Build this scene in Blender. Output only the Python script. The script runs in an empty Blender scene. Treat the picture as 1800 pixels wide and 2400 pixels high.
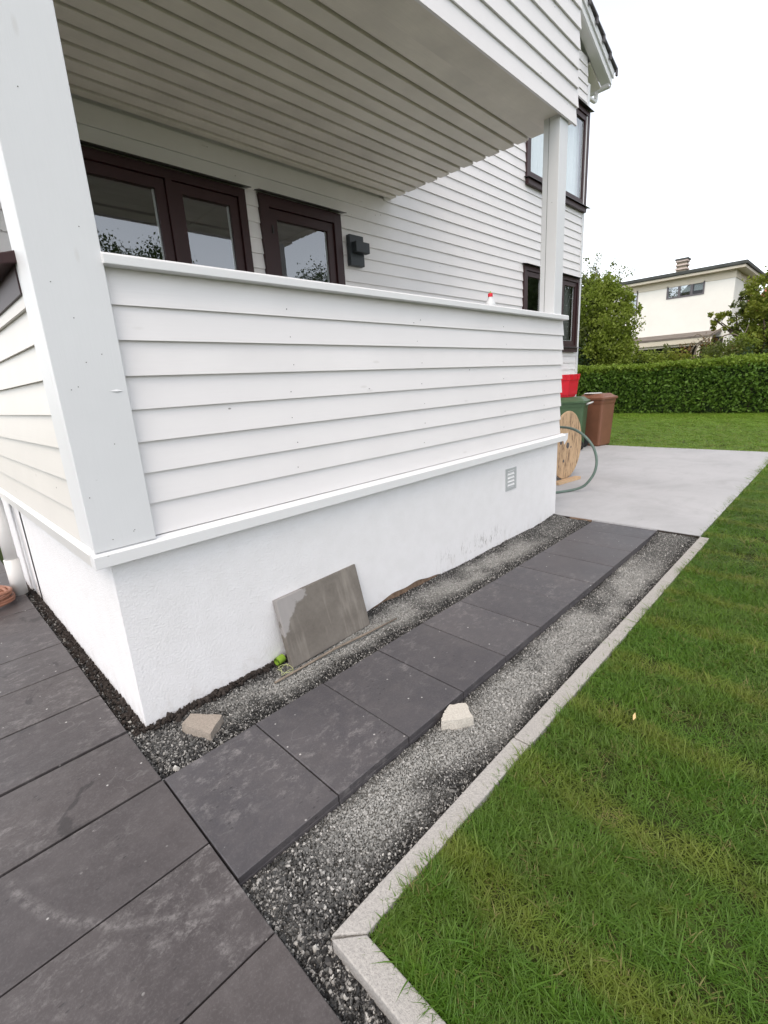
import bpy, bmesh, math, random
import numpy as np
from mathutils import Vector, Matrix
random.seed(7)
rng = np.random.default_rng(11)
sc = bpy.context.scene
R = math.radians

# ------------------------------------------------------------------ camera
cd = bpy.data.cameras.new('camera')
cam = bpy.data.objects.new('camera', cd)
sc.collection.objects.link(cam)
sc.camera = cam
cd.sensor_fit = 'HORIZONTAL'; cd.sensor_width = 36.0
cd.lens = 1104.78 / 1800 * 36.0
cd.clip_start = 0.05; cd.clip_end = 2000
CAM = Vector((-0.50645, -1.89246, 1.4672))
cam.matrix_world = Matrix.Translation(CAM) @ Matrix((
    (0.69756936, 0.22449948, -0.6804388, 0),
    (-0.71417457, 0.14111789, -0.68559495, 0),
    (-0.05789362, 0.96420212, 0.25877133, 0), (0, 0, 0, 1)))

# ------------------------------------------------------------------ world, sun, exposure
SUN_EL, SUN_AZ = R(58), R(203)          # direction towards the sun (azimuth from +x)
w = bpy.data.worlds.new('World'); sc.world = w; w.use_nodes = True
nt = w.node_tree; nt.nodes.clear()
sky = nt.nodes.new('ShaderNodeTexSky'); sky.sky_type = 'NISHITA'; sky.sun_disc = False
sky.sun_elevation = SUN_EL; sky.sun_rotation = R(90) - SUN_AZ
sky.air_density = 1.0; sky.dust_density = 1.0; sky.ozone_density = 1.0
hs = nt.nodes.new('ShaderNodeHueSaturation'); hs.inputs['Saturation'].default_value = 0.22
hs.inputs['Value'].default_value = 1.0
bgn = nt.nodes.new('ShaderNodeBackground'); bgn.inputs['Strength'].default_value = 0.15
out = nt.nodes.new('ShaderNodeOutputWorld')
nt.links.new(sky.outputs[0], hs.inputs['Color']); nt.links.new(hs.outputs[0], bgn.inputs[0]); nt.links.new(bgn.outputs[0], out.inputs[0])
sd = bpy.data.lights.new('sun', 'SUN'); sd.energy = 0.55; sd.angle = R(40); sd.color = (1.0, 0.76, 0.53)
so = bpy.data.objects.new('sun', sd); sc.collection.objects.link(so)
sv = Vector((math.cos(SUN_EL) * math.cos(SUN_AZ), math.cos(SUN_EL) * math.sin(SUN_AZ), math.sin(SUN_EL)))
so.rotation_euler = sv.to_track_quat('Z', 'Y').to_euler(); so.location = (-6, -6, 12)
sc.view_settings.view_transform = 'Standard'; sc.view_settings.look = 'None'
sc.view_settings.gamma = 1.0; sc.view_settings.use_curve_mapping = False
sc.view_settings.exposure = 1.28
sc.render.engine = 'CYCLES'
try:
    sc.cycles.use_denoising = True
    sc.cycles.max_bounces = 8; sc.cycles.diffuse_bounces = 4; sc.cycles.transparent_max_bounces = 12
except Exception:
    pass

# ------------------------------------------------------------------ materials
class NT:
    def __init__(s, name):
        s.m = bpy.data.materials.new(name); s.m.use_nodes = True
        s.t = s.m.node_tree; s.t.nodes.clear()
        s.out = s.n('OutputMaterial'); s.b = s.n('BsdfPrincipled')
        s.l(s.b.outputs[0], s.out.inputs[0])
        s.pos = s.n('NewGeometry').outputs['Position']
    def n(s, t): return s.t.nodes.new('ShaderNode' + t)
    def l(s, a, b): s.t.links.new(a, b)
    def set(s, sock, v):
        if isinstance(v, (int, float)): sock.default_value = v
        elif isinstance(v, tuple): sock.default_value = v if len(v) != 3 or sock.type == 'VECTOR' else v + (1,)
        else: s.l(v, sock)
    def noise(s, scale, detail=4, rough=.55, vec=None, dist=0.0):
        n = s.n('TexNoise'); n.inputs['Scale'].default_value = scale; n.inputs['Detail'].default_value = detail
        n.inputs['Roughness'].default_value = rough; n.inputs['Distortion'].default_value = dist
        s.l(vec if vec is not None else s.pos, n.inputs['Vector']); return n.outputs['Fac']
    def voro(s, scale, vec=None, feat='F1', out='Distance'):
        n = s.n('TexVoronoi'); n.feature = feat; n.inputs['Scale'].default_value = scale
        s.l(vec if vec is not None else s.pos, n.inputs['Vector']); return n.outputs[out]
    def ramp(s, f, *stops):
        n = s.n('ValToRGB'); el = n.color_ramp.elements
        while len(el) < len(stops): el.new(.5)
        for e, (p, c) in zip(el, stops):
            e.position = p; e.color = (c, c, c, 1) if isinstance(c, (int, float)) else c + (1,)
        s.l(f, n.inputs[0]); return n.outputs[0]
    def math(s, op, a, b=0.0, c=0.0):
        n = s.n('Math'); n.operation = op
        for i, v in enumerate((a, b, c)): s.set(n.inputs[i], v)
        return n.outputs[0]
    def mix(s, f, a, b, mode='MIX'):
        n = s.n('MixRGB'); n.blend_type = mode
        s.set(n.inputs[0], f); s.set(n.inputs[1], a); s.set(n.inputs[2], b); return n.outputs[0]
    def scale(s, v, sc3, off=None):
        n = s.n('Mapping'); n.inputs['Scale'].default_value = sc3; s.l(v, n.inputs[0])
        if off is not None: s.l(off, n.inputs['Location'])
        return n.outputs[0]
    def sep(s):
        n = s.n('SeparateXYZ'); s.l(s.pos, n.inputs[0]); return n.outputs
    def rnd(s): return s.n('ObjectInfo').outputs['Random']
    def off(s):          # a position shifted by the object's own random number, so pieces never repeat
        c = s.n('CombineXYZ'); r = s.rnd()
        for i, k in enumerate((37., 53., 71.)): s.l(s.math('MULTIPLY', r, k), c.inputs[i])
        a = s.n('VectorMath'); a.operation = 'ADD'; s.l(s.pos, a.inputs[0]); s.l(c.outputs[0], a.inputs[1]); return a.outputs[0]
    def bump(s, h, strength=.3, dist=.01):
        n = s.n('Bump'); n.inputs['Strength'].default_value = strength; n.inputs['Distance'].default_value = dist
        s.l(h, n.inputs['Height']); s.l(n.outputs[0], s.b.inputs['Normal'])
    def done(s, col, rough=.6, spec=None, metal=0.0):
        s.set(s.b.inputs['Base Color'], col); s.set(s.b.inputs['Roughness'], rough)
        if spec is not None: s.b.inputs['Specular IOR Level'].default_value = spec
        s.b.inputs['Metallic'].default_value = metal
        return s.m

def paint_mat(name, base, grain_axis, dirt=.05, rough=.45, marks=True):
    s = NT(name); p = s.off()
    sc3 = {'x': (1.2, 30, 30), 'y': (30, 1.2, 30), 'z': (30, 30, 1.2)}[grain_axis]
    g = s.noise(6, 5, .6, s.scale(p, sc3))
    blot = s.noise(1.7, 4, .6, p)
    c = s.mix(s.ramp(blot, (.35, 0.), (.75, 1.)), base, tuple(x * (1 - dirt * 1.6) for x in base))
    c = s.mix(s.math('MULTIPLY', s.ramp(g, (.45, 0.), (.8, 1.)), .35), c, tuple(x * (1 - dirt * 2.0) for x in base))
    r = s.rnd(); c = s.mix(s.math('MULTIPLY', r, .5), c, tuple(x * f for x, f in zip(base, (.94, .945, .955))))
    if marks:                                        # knots bleeding through and nail dents
        kv = s.voro(2.6, s.scale(p, {'x': (.9, 1, 3), 'y': (1, .9, 3), 'z': (3, 3, .9)}[grain_axis]))
        k = s.ramp(kv, (.03, 1.), (.085, 0.))
        c = s.mix(s.math('MULTIPLY', k, .30), c, (.50, .47, .44))
        nv = s.voro(3.1, s.scale(p, (1, 1, 2.1)))
        c = s.mix(s.math('MULTIPLY', s.ramp(nv, (.018, 1.), (.03, 0.)), .8), c, (.16, .14, .13))
    s.bump(g, .12, .004)
    return s.done(c, rough, .4)
M = {}
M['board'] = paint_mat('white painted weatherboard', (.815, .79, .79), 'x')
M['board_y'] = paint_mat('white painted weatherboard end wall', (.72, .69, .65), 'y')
M['trim'] = paint_mat('white painted trim', (.73, .735, .745), 'z')
M['trim_x'] = paint_mat('white painted ledge', (.755, .755, .76), 'x', .03)
M['soffit'] = paint_mat('old white painted soffit', (.80, .755, .68), 'x', .16, .55, False)
M['frame'] = paint_mat('dark oxblood paint', (.034, .0105, .0115), 'x', .12, .45, False)
M['flash'] = paint_mat('dark metal flashing', (.035, .028, .03), 'x', .1, .3, False)
M['gutter'] = paint_mat('white gutter', (.71, .70, .68), 'y', .06, .3, False)

def mk_plaster():
    s = NT('white plaster'); x, y, z = s.sep()
    n1 = s.noise(120, 4, .65); n2 = s.noise(9, 3)
    base = s.mix(s.ramp(n2, (.35, 0.), (.7, 1.)), (.80, .79, .80), (.77, .76, .765))
    lo = s.math('SUBTRACT', 1.0, s.math('MULTIPLY', s.math('ADD', z, .03), 7.0))
    sp = s.noise(14, 5, .7, s.scale(s.pos, (1, 1, .45)))
    soil = s.math('MULTIPLY', s.ramp(lo, (.0, 0.), (1., 1.)), s.ramp(sp, (.50, 0.), (.62, 1.)))
    base = s.mix(s.math('MULTIPLY', soil, .28), base, (.45, .40, .35))
    # the smudges low on the wall near its far end
    def gate(v, a, b, c, d): return s.math('MULTIPLY', s.ramp(s.math('MULTIPLY', v, .2), (a/5, 0.), (b/5, 1.)), s.ramp(s.math('MULTIPLY', v, .2), (c/5, 1.), (d/5, 0.)))
    sm = s.math('MULTIPLY', gate(x, 2.15, 2.4, 3.1, 3.3), s.math('MULTIPLY', s.ramp(z, (.03, 0.), (.06, 1.)), s.ramp(z, (.10, 1.), (.20, 0.))))
    st = s.noise(22, 5, .75, s.scale(s.pos, (1.6, 1, .45)))
    base = s.mix(s.math('MULTIPLY', s.math('MULTIPLY', sm, s.ramp(st, (.52, 0.), (.64, 1.))), .75), base, (.22, .20, .18))
    s.bump(s.math('ADD', n1, s.math('MULTIPLY', s.voro(80), .35)), .36, .010)
    return s.done(base, .85, .2)
M['plaster'] = mk_plaster()

def mk_paver(name, warm):
    s = NT(name); p = s.off(); r = s.rnd()
    a = s.noise(2.2, 6, .62, p); b = s.noise(16, 6, .7, p)
    d0 = (.046, .039, .039) if warm else (.050, .047, .052)
    d1 = (.074, .063, .062) if warm else (.078, .073, .080)
    c = s.mix(s.ramp(a, (.3, 0.), (.75, 1.)), d0, d1)
    c = s.mix(s.math('MULTIPLY', s.ramp(b, (.45, 0.), (.75, 1.)), .45), c, (.125, .112, .112)); c = s.mix(s.math('MULTIPLY', s.ramp(s.noise(130, 3, .75, p), (.5, 0.), (.75, 1.)), .45), c, (.16, .15, .15))
    c = s.mix(s.math('MULTIPLY', r, .35), c, (.05, .045, .05)); c = s.mix(s.math('MULTIPLY', s.ramp(s.noise(.9, 5, .7, s.pos, .6), (.45, 0.), (.72, 1.)), .35), c, (.125, .112, .110))
    # chalky scuffs: streaks inside broad patches
    rot = s.n('Mapping'); cr_ = s.n('CombineXYZ'); s.l(s.math('MULTIPLY', r, 6.28), cr_.inputs[2]); s.l(cr_.outputs[0], rot.inputs['Rotation']); rot.inputs['Scale'].default_value = (5.5, 8.5, 5.5); s.l(p, rot.inputs[0])
    st = s.noise(2.6, 9, .82, rot.outputs[0], .25); pa = s.noise(1.6, 3, .6, p)
    sc_ = s.math('MULTIPLY', s.ramp(st, (.51, 0.), (.68, 1.)), s.ramp(pa, (.44, 0.), (.62, 1.)))
    c = s.mix(s.math('MULTIPLY', s.math('MULTIPLY', sc_, s.ramp(s.noise(75, 3, .7, p), (.3, .3), (.6, 1.))), .85), c, (.26, .245, .24))
    # white crumbs and dark pits
    v = s.voro(21, p); c = s.mix(s.math('MULTIPLY', s.ramp(v, (.06, 1.), (.11, 0.)), s.ramp(s.noise(5, 2, .5, p), (.52, 0.), (.58, 1.))), c, (.5, .49, .47))
    v2 = s.voro(44, s.scale(p, (.5, 1, 1))); pit = s.math('MULTIPLY', s.ramp(v2, (.1, 1.), (.2, 0.)), s.ramp(s.noise(3.3, 3, .6, p), (.48, 0.), (.6, 1.)))
    c = s.mix(s.math('MULTIPLY', pit, .7), c, (.028, .025, .026))
    if warm:
        dd = s.n('VectorMath'); dd.operation = 'DISTANCE'; s.l(s.pos, dd.inputs[0]); dd.inputs[1].default_value = ARC_C
        arc = s.ramp(s.math('ABSOLUTE', s.math('SUBTRACT', dd.outputs['Value'], ARC_R)), (.004, 1.), (.022, 0.)); c = s.mix(s.math('MULTIPLY', s.math('MULTIPLY', arc, s.math('MULTIPLY', s.ramp(s.noise(28, 5, .8), (.42, 0.), (.62, 1.)), s.ramp(s.math('MULTIPLY_ADD', s.sep()[1], -1., .0), (.08, 0.), (.22, 1.)))), .50), c, (.26, .245, .24))
        dm = s.math('MULTIPLY', s.ramp(s.noise(5.5, 4, .65, p, .5), (.60, 0.), (.64, 1.)), s.ramp(s.noise(1.3, 2, .5, p), (.5, 0.), (.6, 1.))); c = s.mix(s.math('MULTIPLY', dm, .7), c, (.024, .020, .020))
    # fine bright scratches
    wv = s.n('TexNoise'); wv.inputs['Scale'].default_value = 3.2; wv.inputs['Detail'].default_value = 3; s.l(rot.outputs[0], wv.inputs['Vector']); wv.inputs['Scale'].default_value = .55
    ln = s.math('ABSOLUTE', s.math('SUBTRACT', wv.outputs['Fac'], .5))
    sc2 = s.math('MULTIPLY', s.ramp(ln, (.0, 1.), (.006, 0.)), s.ramp(s.noise(4.1, 2, .5, p), (.56, 0.), (.66, 1.)))
    c = s.mix(s.math('MULTIPLY', sc2, .18), c, (.30, .29, .28))
    s.bump(s.math('SUBTRACT', b, s.math('MULTIPLY', pit, .6)), .28, .006)
    return s.done(c, s.ramp(a, (.3, .40), (.8, .58)), .5)
ARC_C, ARC_R = (.156, -.051, .0), .748      # a pale arc once scraped across the patio
M['paver'] = mk_paver('charcoal paving', False)
M['paver_warm'] = mk_paver('charcoal brown paving', True)

def mk_oldslab():
    s = NT('old concrete slab'); p = s.pos; x, y, z = s.sep()
    a = s.noise(5, 6, .65); b = s.noise(60, 4, .7)
    c = s.mix(s.ramp(a, (.3, 0.), (.7, 1.)), (.105, .094, .082), (.175, .160, .143))
    c = s.mix(s.math('MULTIPLY', b, .35), c, (.28, .25, .22))
    st = s.noise(9, 3, .6, s.scale(p, (1.6, .3, .25))); c = s.mix(s.math('MULTIPLY', s.ramp(st, (.52, 0.), (.7, 1.)), .45), c, (.36, .33, .29))
    # dry paler patch in the upper left corner
    d = s.math('ADD', s.math('MULTIPLY', s.math('SUBTRACT', 1.02, x), 2.4), s.math('SUBTRACT', s.math('MULTIPLY', s.math('SUBTRACT', z, .06), 2.6), .48))
    d = s.math('ADD', d, s.math('MULTIPLY', s.math('SUBTRACT', s.noise(11, 4), .5), 1.0))
    c = s.mix(s.math('MULTIPLY', s.ramp(d, (.42, 0.), (.5, 1.)), .6), c, (.40, .385, .385))
    s.bump(b, .3, .004); return s.done(c, .85, .2)
M['oldslab'] = mk_oldslab()

def mk_concrete():
    s = NT('pale poured concrete')
    a = s.noise(.9, 6, .6, s.scale(s.pos, (1, .35, 1))); b = s.noise(30, 5, .7); d = s.noise(3.5, 5, .65, s.scale(s.pos, (.5, 1.6, 1)))
    c = s.mix(s.ramp(a, (.3, 0.), (.7, 1.)), (.460, .460, .470), (.390, .392, .402))
    c = s.mix(s.math('MULTIPLY', s.ramp(d, (.5, 0.), (.75, 1.)), .35), c, (.33, .33, .34))
    v = s.voro(9); c = s.mix(s.math('MULTIPLY', s.ramp(v, (.03, 1.), (.06, 0.)), .6), c, (.22, .2, .18))
    e = s.noise(1.3, 6, .7, s.pos, .8); c = s.mix(s.math('MULTIPLY', s.ramp(e, (.48, 0.), (.72, 1.)), .40), c, (.27, .27, .275)); v = s.voro(.62); c = s.mix(s.math('MULTIPLY', s.ramp(v, (.06, 1.), (.13, 0.)), .3), c, (.33, .33, .34))
    s.bump(b, .12, .004); return s.done(c, .8, .25)
M['concrete'] = mk_concrete()

def mk_granite(name, c0, c1, c2):
    s = NT(name); p = s.off()
    a = s.noise(120, 3, .7, p); v = s.voro(170, p); b = s.noise(6, 4, .6, p)
    c = s.mix(s.ramp(a, (.4, 0.), (.65, 1.)), c0, c1)
    c = s.mix(s.math('MULTIPLY', s.ramp(v, (.15, 1.), (.3, 0.)), .5), c, c2)
    c = s.mix(s.math('MULTIPLY', s.ramp(b, (.5, 0.), (.8, 1.)), .35), c, tuple(x * .72 for x in c0))
    s.bump(s.math('ADD', a, s.noise(35, 4, .7, p)), .6, .006); return s.done(c, .8, .3)
M['granite'] = mk_granite('pale granite', (.42, .40, .375), (.33, .315, .30), (.15, .135, .125))
M['stone_chip'] = mk_granite('broken beige slab stone', (.34, .295, .25), (.27, .235, .2), (.15, .12, .1))
M['stone_pale'] = mk_granite('broken pale slab stone', (.56, .53, .47), (.48, .45, .40), (.26, .22, .19))

def mk_simple(name, col, rough=.6, var=.15, scale=8, spec=.4, metal=0., bump=0.):
    s = NT(name); n = s.noise(scale, 5, .65, s.off())
    c = s.mix(s.ramp(n, (.3, 0.), (.75, 1.)), tuple(min(1, x * (1 + var)) for x in col), tuple(x * (1 - var) for x in col))
    if bump: s.bump(n, bump, .01)
    return s.done(c, rough, spec, metal)
M['soil'] = mk_simple('dark damp soil', (.040, .033, .029), .9, .45, 40, .2, 0, .8)
M['lawn_soil'] = mk_simple('turf soil', (.040, .050, .016), .95, .4, 14, .1)
M['footing'] = mk_simple('rough brown footing', (.19, .130, .092), .95, .45, 28, .1, 0, 1.0)
M['earth'] = mk_simple('field ground', (.06, .085, .03), .95, .3, 1, .1)
M['dark_room'] = mk_simple('dim room', (.045, .042, .040), .9, .2, 2)
M['curtain'] = mk_simple('white curtain', (.80, .83, .83), .9, .04, 6)
M['grey_curtain'] = mk_simple('grey curtain', (.20, .20, .19), .9, .1, 6)
M['lamp'] = mk_simple('dark grey powder coat', (.030, .036, .042), .5, .1, 8)
M['vent'] = mk_simple('grey metal grille', (.50, .52, .53), .4, .06, 8, .5, .3)
M['louvre'] = mk_simple('pale grille louvre', (.80, .80, .80), .5, .04, 8)
M['green_bin'] = mk_simple('green plastic', (.060, .110, .055), .45, .12, 5)
M['brown_bin'] = mk_simple('brown plastic', (.185, .082, .048), .5, .10, 5)
M['handle'] = mk_simple('grey plastic', (.55, .56, .55), .4, .1, 5)
M['rubber'] = mk_simple('black rubber', (.02, .02, .02), .8, .1, 5)
M['red'] = mk_simple('red plastic', (.62, .012, .028), .4, .06, 4)
M['lime'] = mk_simple('lime plastic', (.26, .42, .05), .5, .1, 9)
M['string'] = mk_simple('pale green string', (.42, .45, .22), .8, .2, 30)
M['rod'] = mk_simple('weathered stick', (.20, .165, .13), .8, .25, 25)
M['hose_green'] = mk_simple('green grey hose', (.115, .165, .140), .4, .2, 4)
M['hose_brown'] = mk_simple('terracotta hose', (.30, .135, .085), .5, .2, 20)
M['bottle'] = mk_simple('white plastic bottle', (.62, .63, .64), .35, .05, 5)
M['paper'] = mk_simple('paper label', (.72, .72, .73), .7, .15, 60)
M['tile_roof'] = mk_simple('dark roof tile', (.085, .08, .085), .7, .25, 9)
M['cream'] = mk_simple('cream render', (.86, .84, .78), .85, .04, 1)
M['cream_dark'] = mk_simple('cream trim', (.66, .60, .49), .8, .06, 2)
M['felt'] = mk_simple('dark roof felt', (.065, .070, .066), .85, .25, 2)
M['felt_brown'] = mk_simple('brown roof felt', (.17, .145, .125), .9, .25, 2)
M['grey_frame'] = mk_simple('grey window frame', (.14, .13, .14), .5, .1, 5)
M['brick'] = mk_simple('red brick', (.33, .15, .09), .85, .25, 6)
M['red_tile'] = mk_simple('red roof tile', (.34, .13, .075), .8, .25, 3)
M['chim_pale'] = mk_simple('pale chimney band', (.55, .46, .41), .8, .1, 5)
M['bark'] = mk_simple('bark', (.085, .065, .048), .9, .3, 20, .2, 0, .6)
M['bark_pale'] = mk_simple('lichen bark', (.20, .17, .13), .9, .3, 20, .2, 0, .6)
M['timber'] = mk_simple('fresh sawn timber', (.52, .36, .22), .75, .15, 20)
M['dryleaf'] = mk_simple('dry leaf', (.60, .42, .20), .7, .15, 30)
M['seam'] = mk_simple('dark crack', (.10, .09, .09), .8, .1, 9)

def mk_osb():
    s = NT('worn chipboard flange'); p = s.scale(s.pos, (10, 10, 2.6))
    a = s.noise(2.5, 6, .7, p, .6); v = s.voro(1.5, p)
    c = s.mix(s.ramp(a, (.35, 0.), (.7, 1.)), (.60, .42, .26), (.36, .235, .14))
    c = s.mix(s.math('MULTIPLY', s.ramp(a, (.54, 0.), (.64, 1.)), .85), c, (.14, .085, .055))
    c = s.mix(s.math('MULTIPLY', s.ramp(v, (.05, 1.), (.2, 0.)), .35), c, (.70, .52, .34))
    s.bump(a, .3, .01); return s.done(c, .8, .2)
M['osb'] = mk_osb()

def mk_glass():
    s = NT('window glass'); g = s.n('BsdfGlossy'); g.inputs['Roughness'].default_value = .004; g.inputs['Color'].default_value = (.93, .96, 1, 1)
    t = s.n('BsdfTransparent'); t.inputs['Color'].default_value = (.86, .90, .90, 1)
    ge = s.n('NewGeometry'); dt = s.n('VectorMath'); dt.operation = 'DOT_PRODUCT'; s.l(ge.outputs['Incoming'], dt.inputs[0]); s.l(ge.outputs['Normal'], dt.inputs[1])
    f = s.math('POWER', s.math('SUBTRACT', 1.0, s.math('ABSOLUTE', dt.outputs['Value'])), 4.0)
    f = s.math('MULTIPLY_ADD', f, .80, .20)
    m = s.n('MixShader'); s.l(f, m.inputs[0]); s.l(t.outputs[0], m.inputs[1]); s.l(g.outputs[0], m.inputs[2]); s.l(m.outputs[0], s.out.inputs[0])
    return s.m
M['glass'] = mk_glass()

def mk_leaf(name, c0, c1, trans=.35, patch=1.2):
    s = NT(name); n = s.noise(patch, 3, .6); n2 = s.noise(23, 2, .6)
    c = s.mix(s.ramp(n, (.35, 0.), (.7, 1.)), c0, c1)
    c = s.mix(s.math('MULTIPLY', n2, .6), c, tuple(x * .55 for x in c0))
    tr = s.n('BsdfTranslucent'); s.set(tr.inputs['Color'], s.mix(.5, c, (.14, .20, .02)))
    m = s.n('MixShader'); m.inputs[0].default_value = trans
    s.done(c, .5, .3); s.l(s.b.outputs[0], m.inputs[1]); s.l(tr.outputs[0], m.inputs[2]); s.l(m.outputs[0], s.out.inputs[0])
    return s.m
M['hedge'] = mk_leaf('hedge leaf', (.105, .210, .030), (.195, .330, .050), .42, 2.2)
M['hedge_new'] = mk_leaf('hedge new growth', (.190, .290, .030), (.270, .370, .050), .4, 2.0)
M['tree_a'] = mk_leaf('bright tree leaf', (.205, .275, .036), (.300, .365, .058), .5, .9)
M['tree_b'] = mk_leaf('yellow green leaf', (.210, .245, .030), (.290, .320, .050), .45, 1.4)
M['tree_c'] = mk_leaf('dull leaf', (.110, .140, .035), (.170, .195, .055), .35, 1.5)
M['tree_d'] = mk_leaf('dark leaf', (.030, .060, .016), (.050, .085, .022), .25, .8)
M['ivy_dry'] = mk_leaf('dry brown leaf', (.16, .085, .03), (.24, .13, .05), .3, 2.0)

def mk_grass():
    s = NT('lawn grass'); x, y, z = s.sep(); r = s.rnd()
    n = s.noise(.9, 4, .6); n2 = s.noise(5, 3, .6)
    c = s.mix(s.ramp(n, (.35, 0.), (.68, 1.)), (.064, .152, .014), (.120, .240, .026))
    c = s.mix(s.math('MULTIPLY', r, .65), c, (.135, .230, .030)); c = s.mix(s.math('MULTIPLY', s.ramp(s.noise(1.9, 5, .7), (.42, 0.), (.68, 1.)), .5), c, (.115, .145, .035)); c = s.mix(s.ramp(s.math('MULTIPLY', x, .05), (.28, 0.), (.50, .75)), c, (.22, .36, .045))  # last mix: extra brightness of the far lawn put into the colour along x
    # dried stripes the mower's wheels left, half a metre apart, and scattered dry spots
    wob = s.math('MULTIPLY', s.math('SUBTRACT', s.noise(1.6, 2), .5), .28)
    ph = s.math('MULTIPLY', s.math('ADD', s.math('ADD', x, wob), s.math('MULTIPLY', y, .05)), 2 * math.pi / .5)
    band = s.ramp(s.math('MULTIPLY_ADD', s.math('COSINE', s.math('SUBTRACT', ph, 4.55)), .5, .5), (.72, 0.), (.98, 1.))
    dry = s.math('MULTIPLY', band, s.ramp(n2, (.30, .35), (.6, 1.)))
    dry = s.math('MAXIMUM', dry, s.math('MULTIPLY', s.ramp(s.noise(3.1, 4, .7), (.62, 0.), (.72, 1.)), .8))
    c = s.mix(s.math('MULTIPLY', dry, .42), c, (.290, .280, .055))
    c = s.mix(s.math('MULTIPLY', s.ramp(r, (.95, 0.), (.97, 1.)), .8), c, (.27, .22, .09))
    tr = s.n('BsdfTranslucent'); s.set(tr.inputs['Color'], s.mix(.5, c, (.16, .30, .02)))
    m = s.n('MixShader'); m.inputs[0].default_value = .4
    s.done(c, .45, .35); s.l(s.b.outputs[0], m.inputs[1]); s.l(tr.outputs[0], m.inputs[2]); s.l(m.outputs[0], s.out.inputs[0])
    return s.m
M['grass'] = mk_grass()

def gravel_dry(s):
    """where the gravel has dried pale: a ragged band down the middle of each bed"""
    x, y, z = s.sep()
    wob = s.math('MULTIPLY', s.math('SUBTRACT', s.noise(2.3, 3, .6), .5), .22)
    yy = s.math('ADD', y, wob)
    b1 = s.ramp(s.math('ABSOLUTE', s.math('ADD', yy, .86)), (.085, 1.), (.16, 0.))
    b2 = s.ramp(s.math('ABSOLUTE', s.math('SUBTRACT', yy, .13)), (.05, 1.), (.14, 0.))
    n = s.ramp(s.noise(1.55, 3, .6, s.scale(s.pos, (.8, 1, 1))), (.36, .12), (.47, 1.))
    d = s.math('MULTIPLY', s.math('MAXIMUM', b1, b2), n)
    near = s.math('MULTIPLY', s.ramp(s.math('MULTIPLY_ADD', x, .2, .1), (.12, .2), (.17, 1.)), s.ramp(s.math('MULTIPLY_ADD', x, .2, .1), (.74, 1.), (.84, .3)))
    return s.math('MULTIPLY', d, near)
def mk_gravel():
    s = NT('crushed stone'); r = s.rnd(); d = gravel_dry(s)
    wet = s.ramp(r, (0., (.012, .012, .012)), (.58, (.036, .035, .034)), (.74, (.11, .108, .102)), (.92, (.30, .29, .275)), (1., (.52, .51, .48)))
    dry = s.ramp(r, (0., (.21, .21, .198)), (.5, (.30, .298, .282)), (.88, (.365, .36, .342)), (1., (.48, .47, .45)))
    c = s.mix(d, wet, dry)
    return s.done(c, s.ramp(d, (0., .38), (1., .8)), .4)
M['gravel'] = mk_gravel()
def mk_gravel_base():
    s = NT('gravel fines'); d = gravel_dry(s); n = s.noise(160, 3, .7)
    c = s.mix(d, s.mix(n, (.012, .012, .012), (.05, .05, .048)), s.mix(n, (.12, .12, .11), (.26, .255, .24)))
    s.bump(n, .8, .01); return s.done(c, .8, .2)
M['gravel_base'] = mk_gravel_base()

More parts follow.
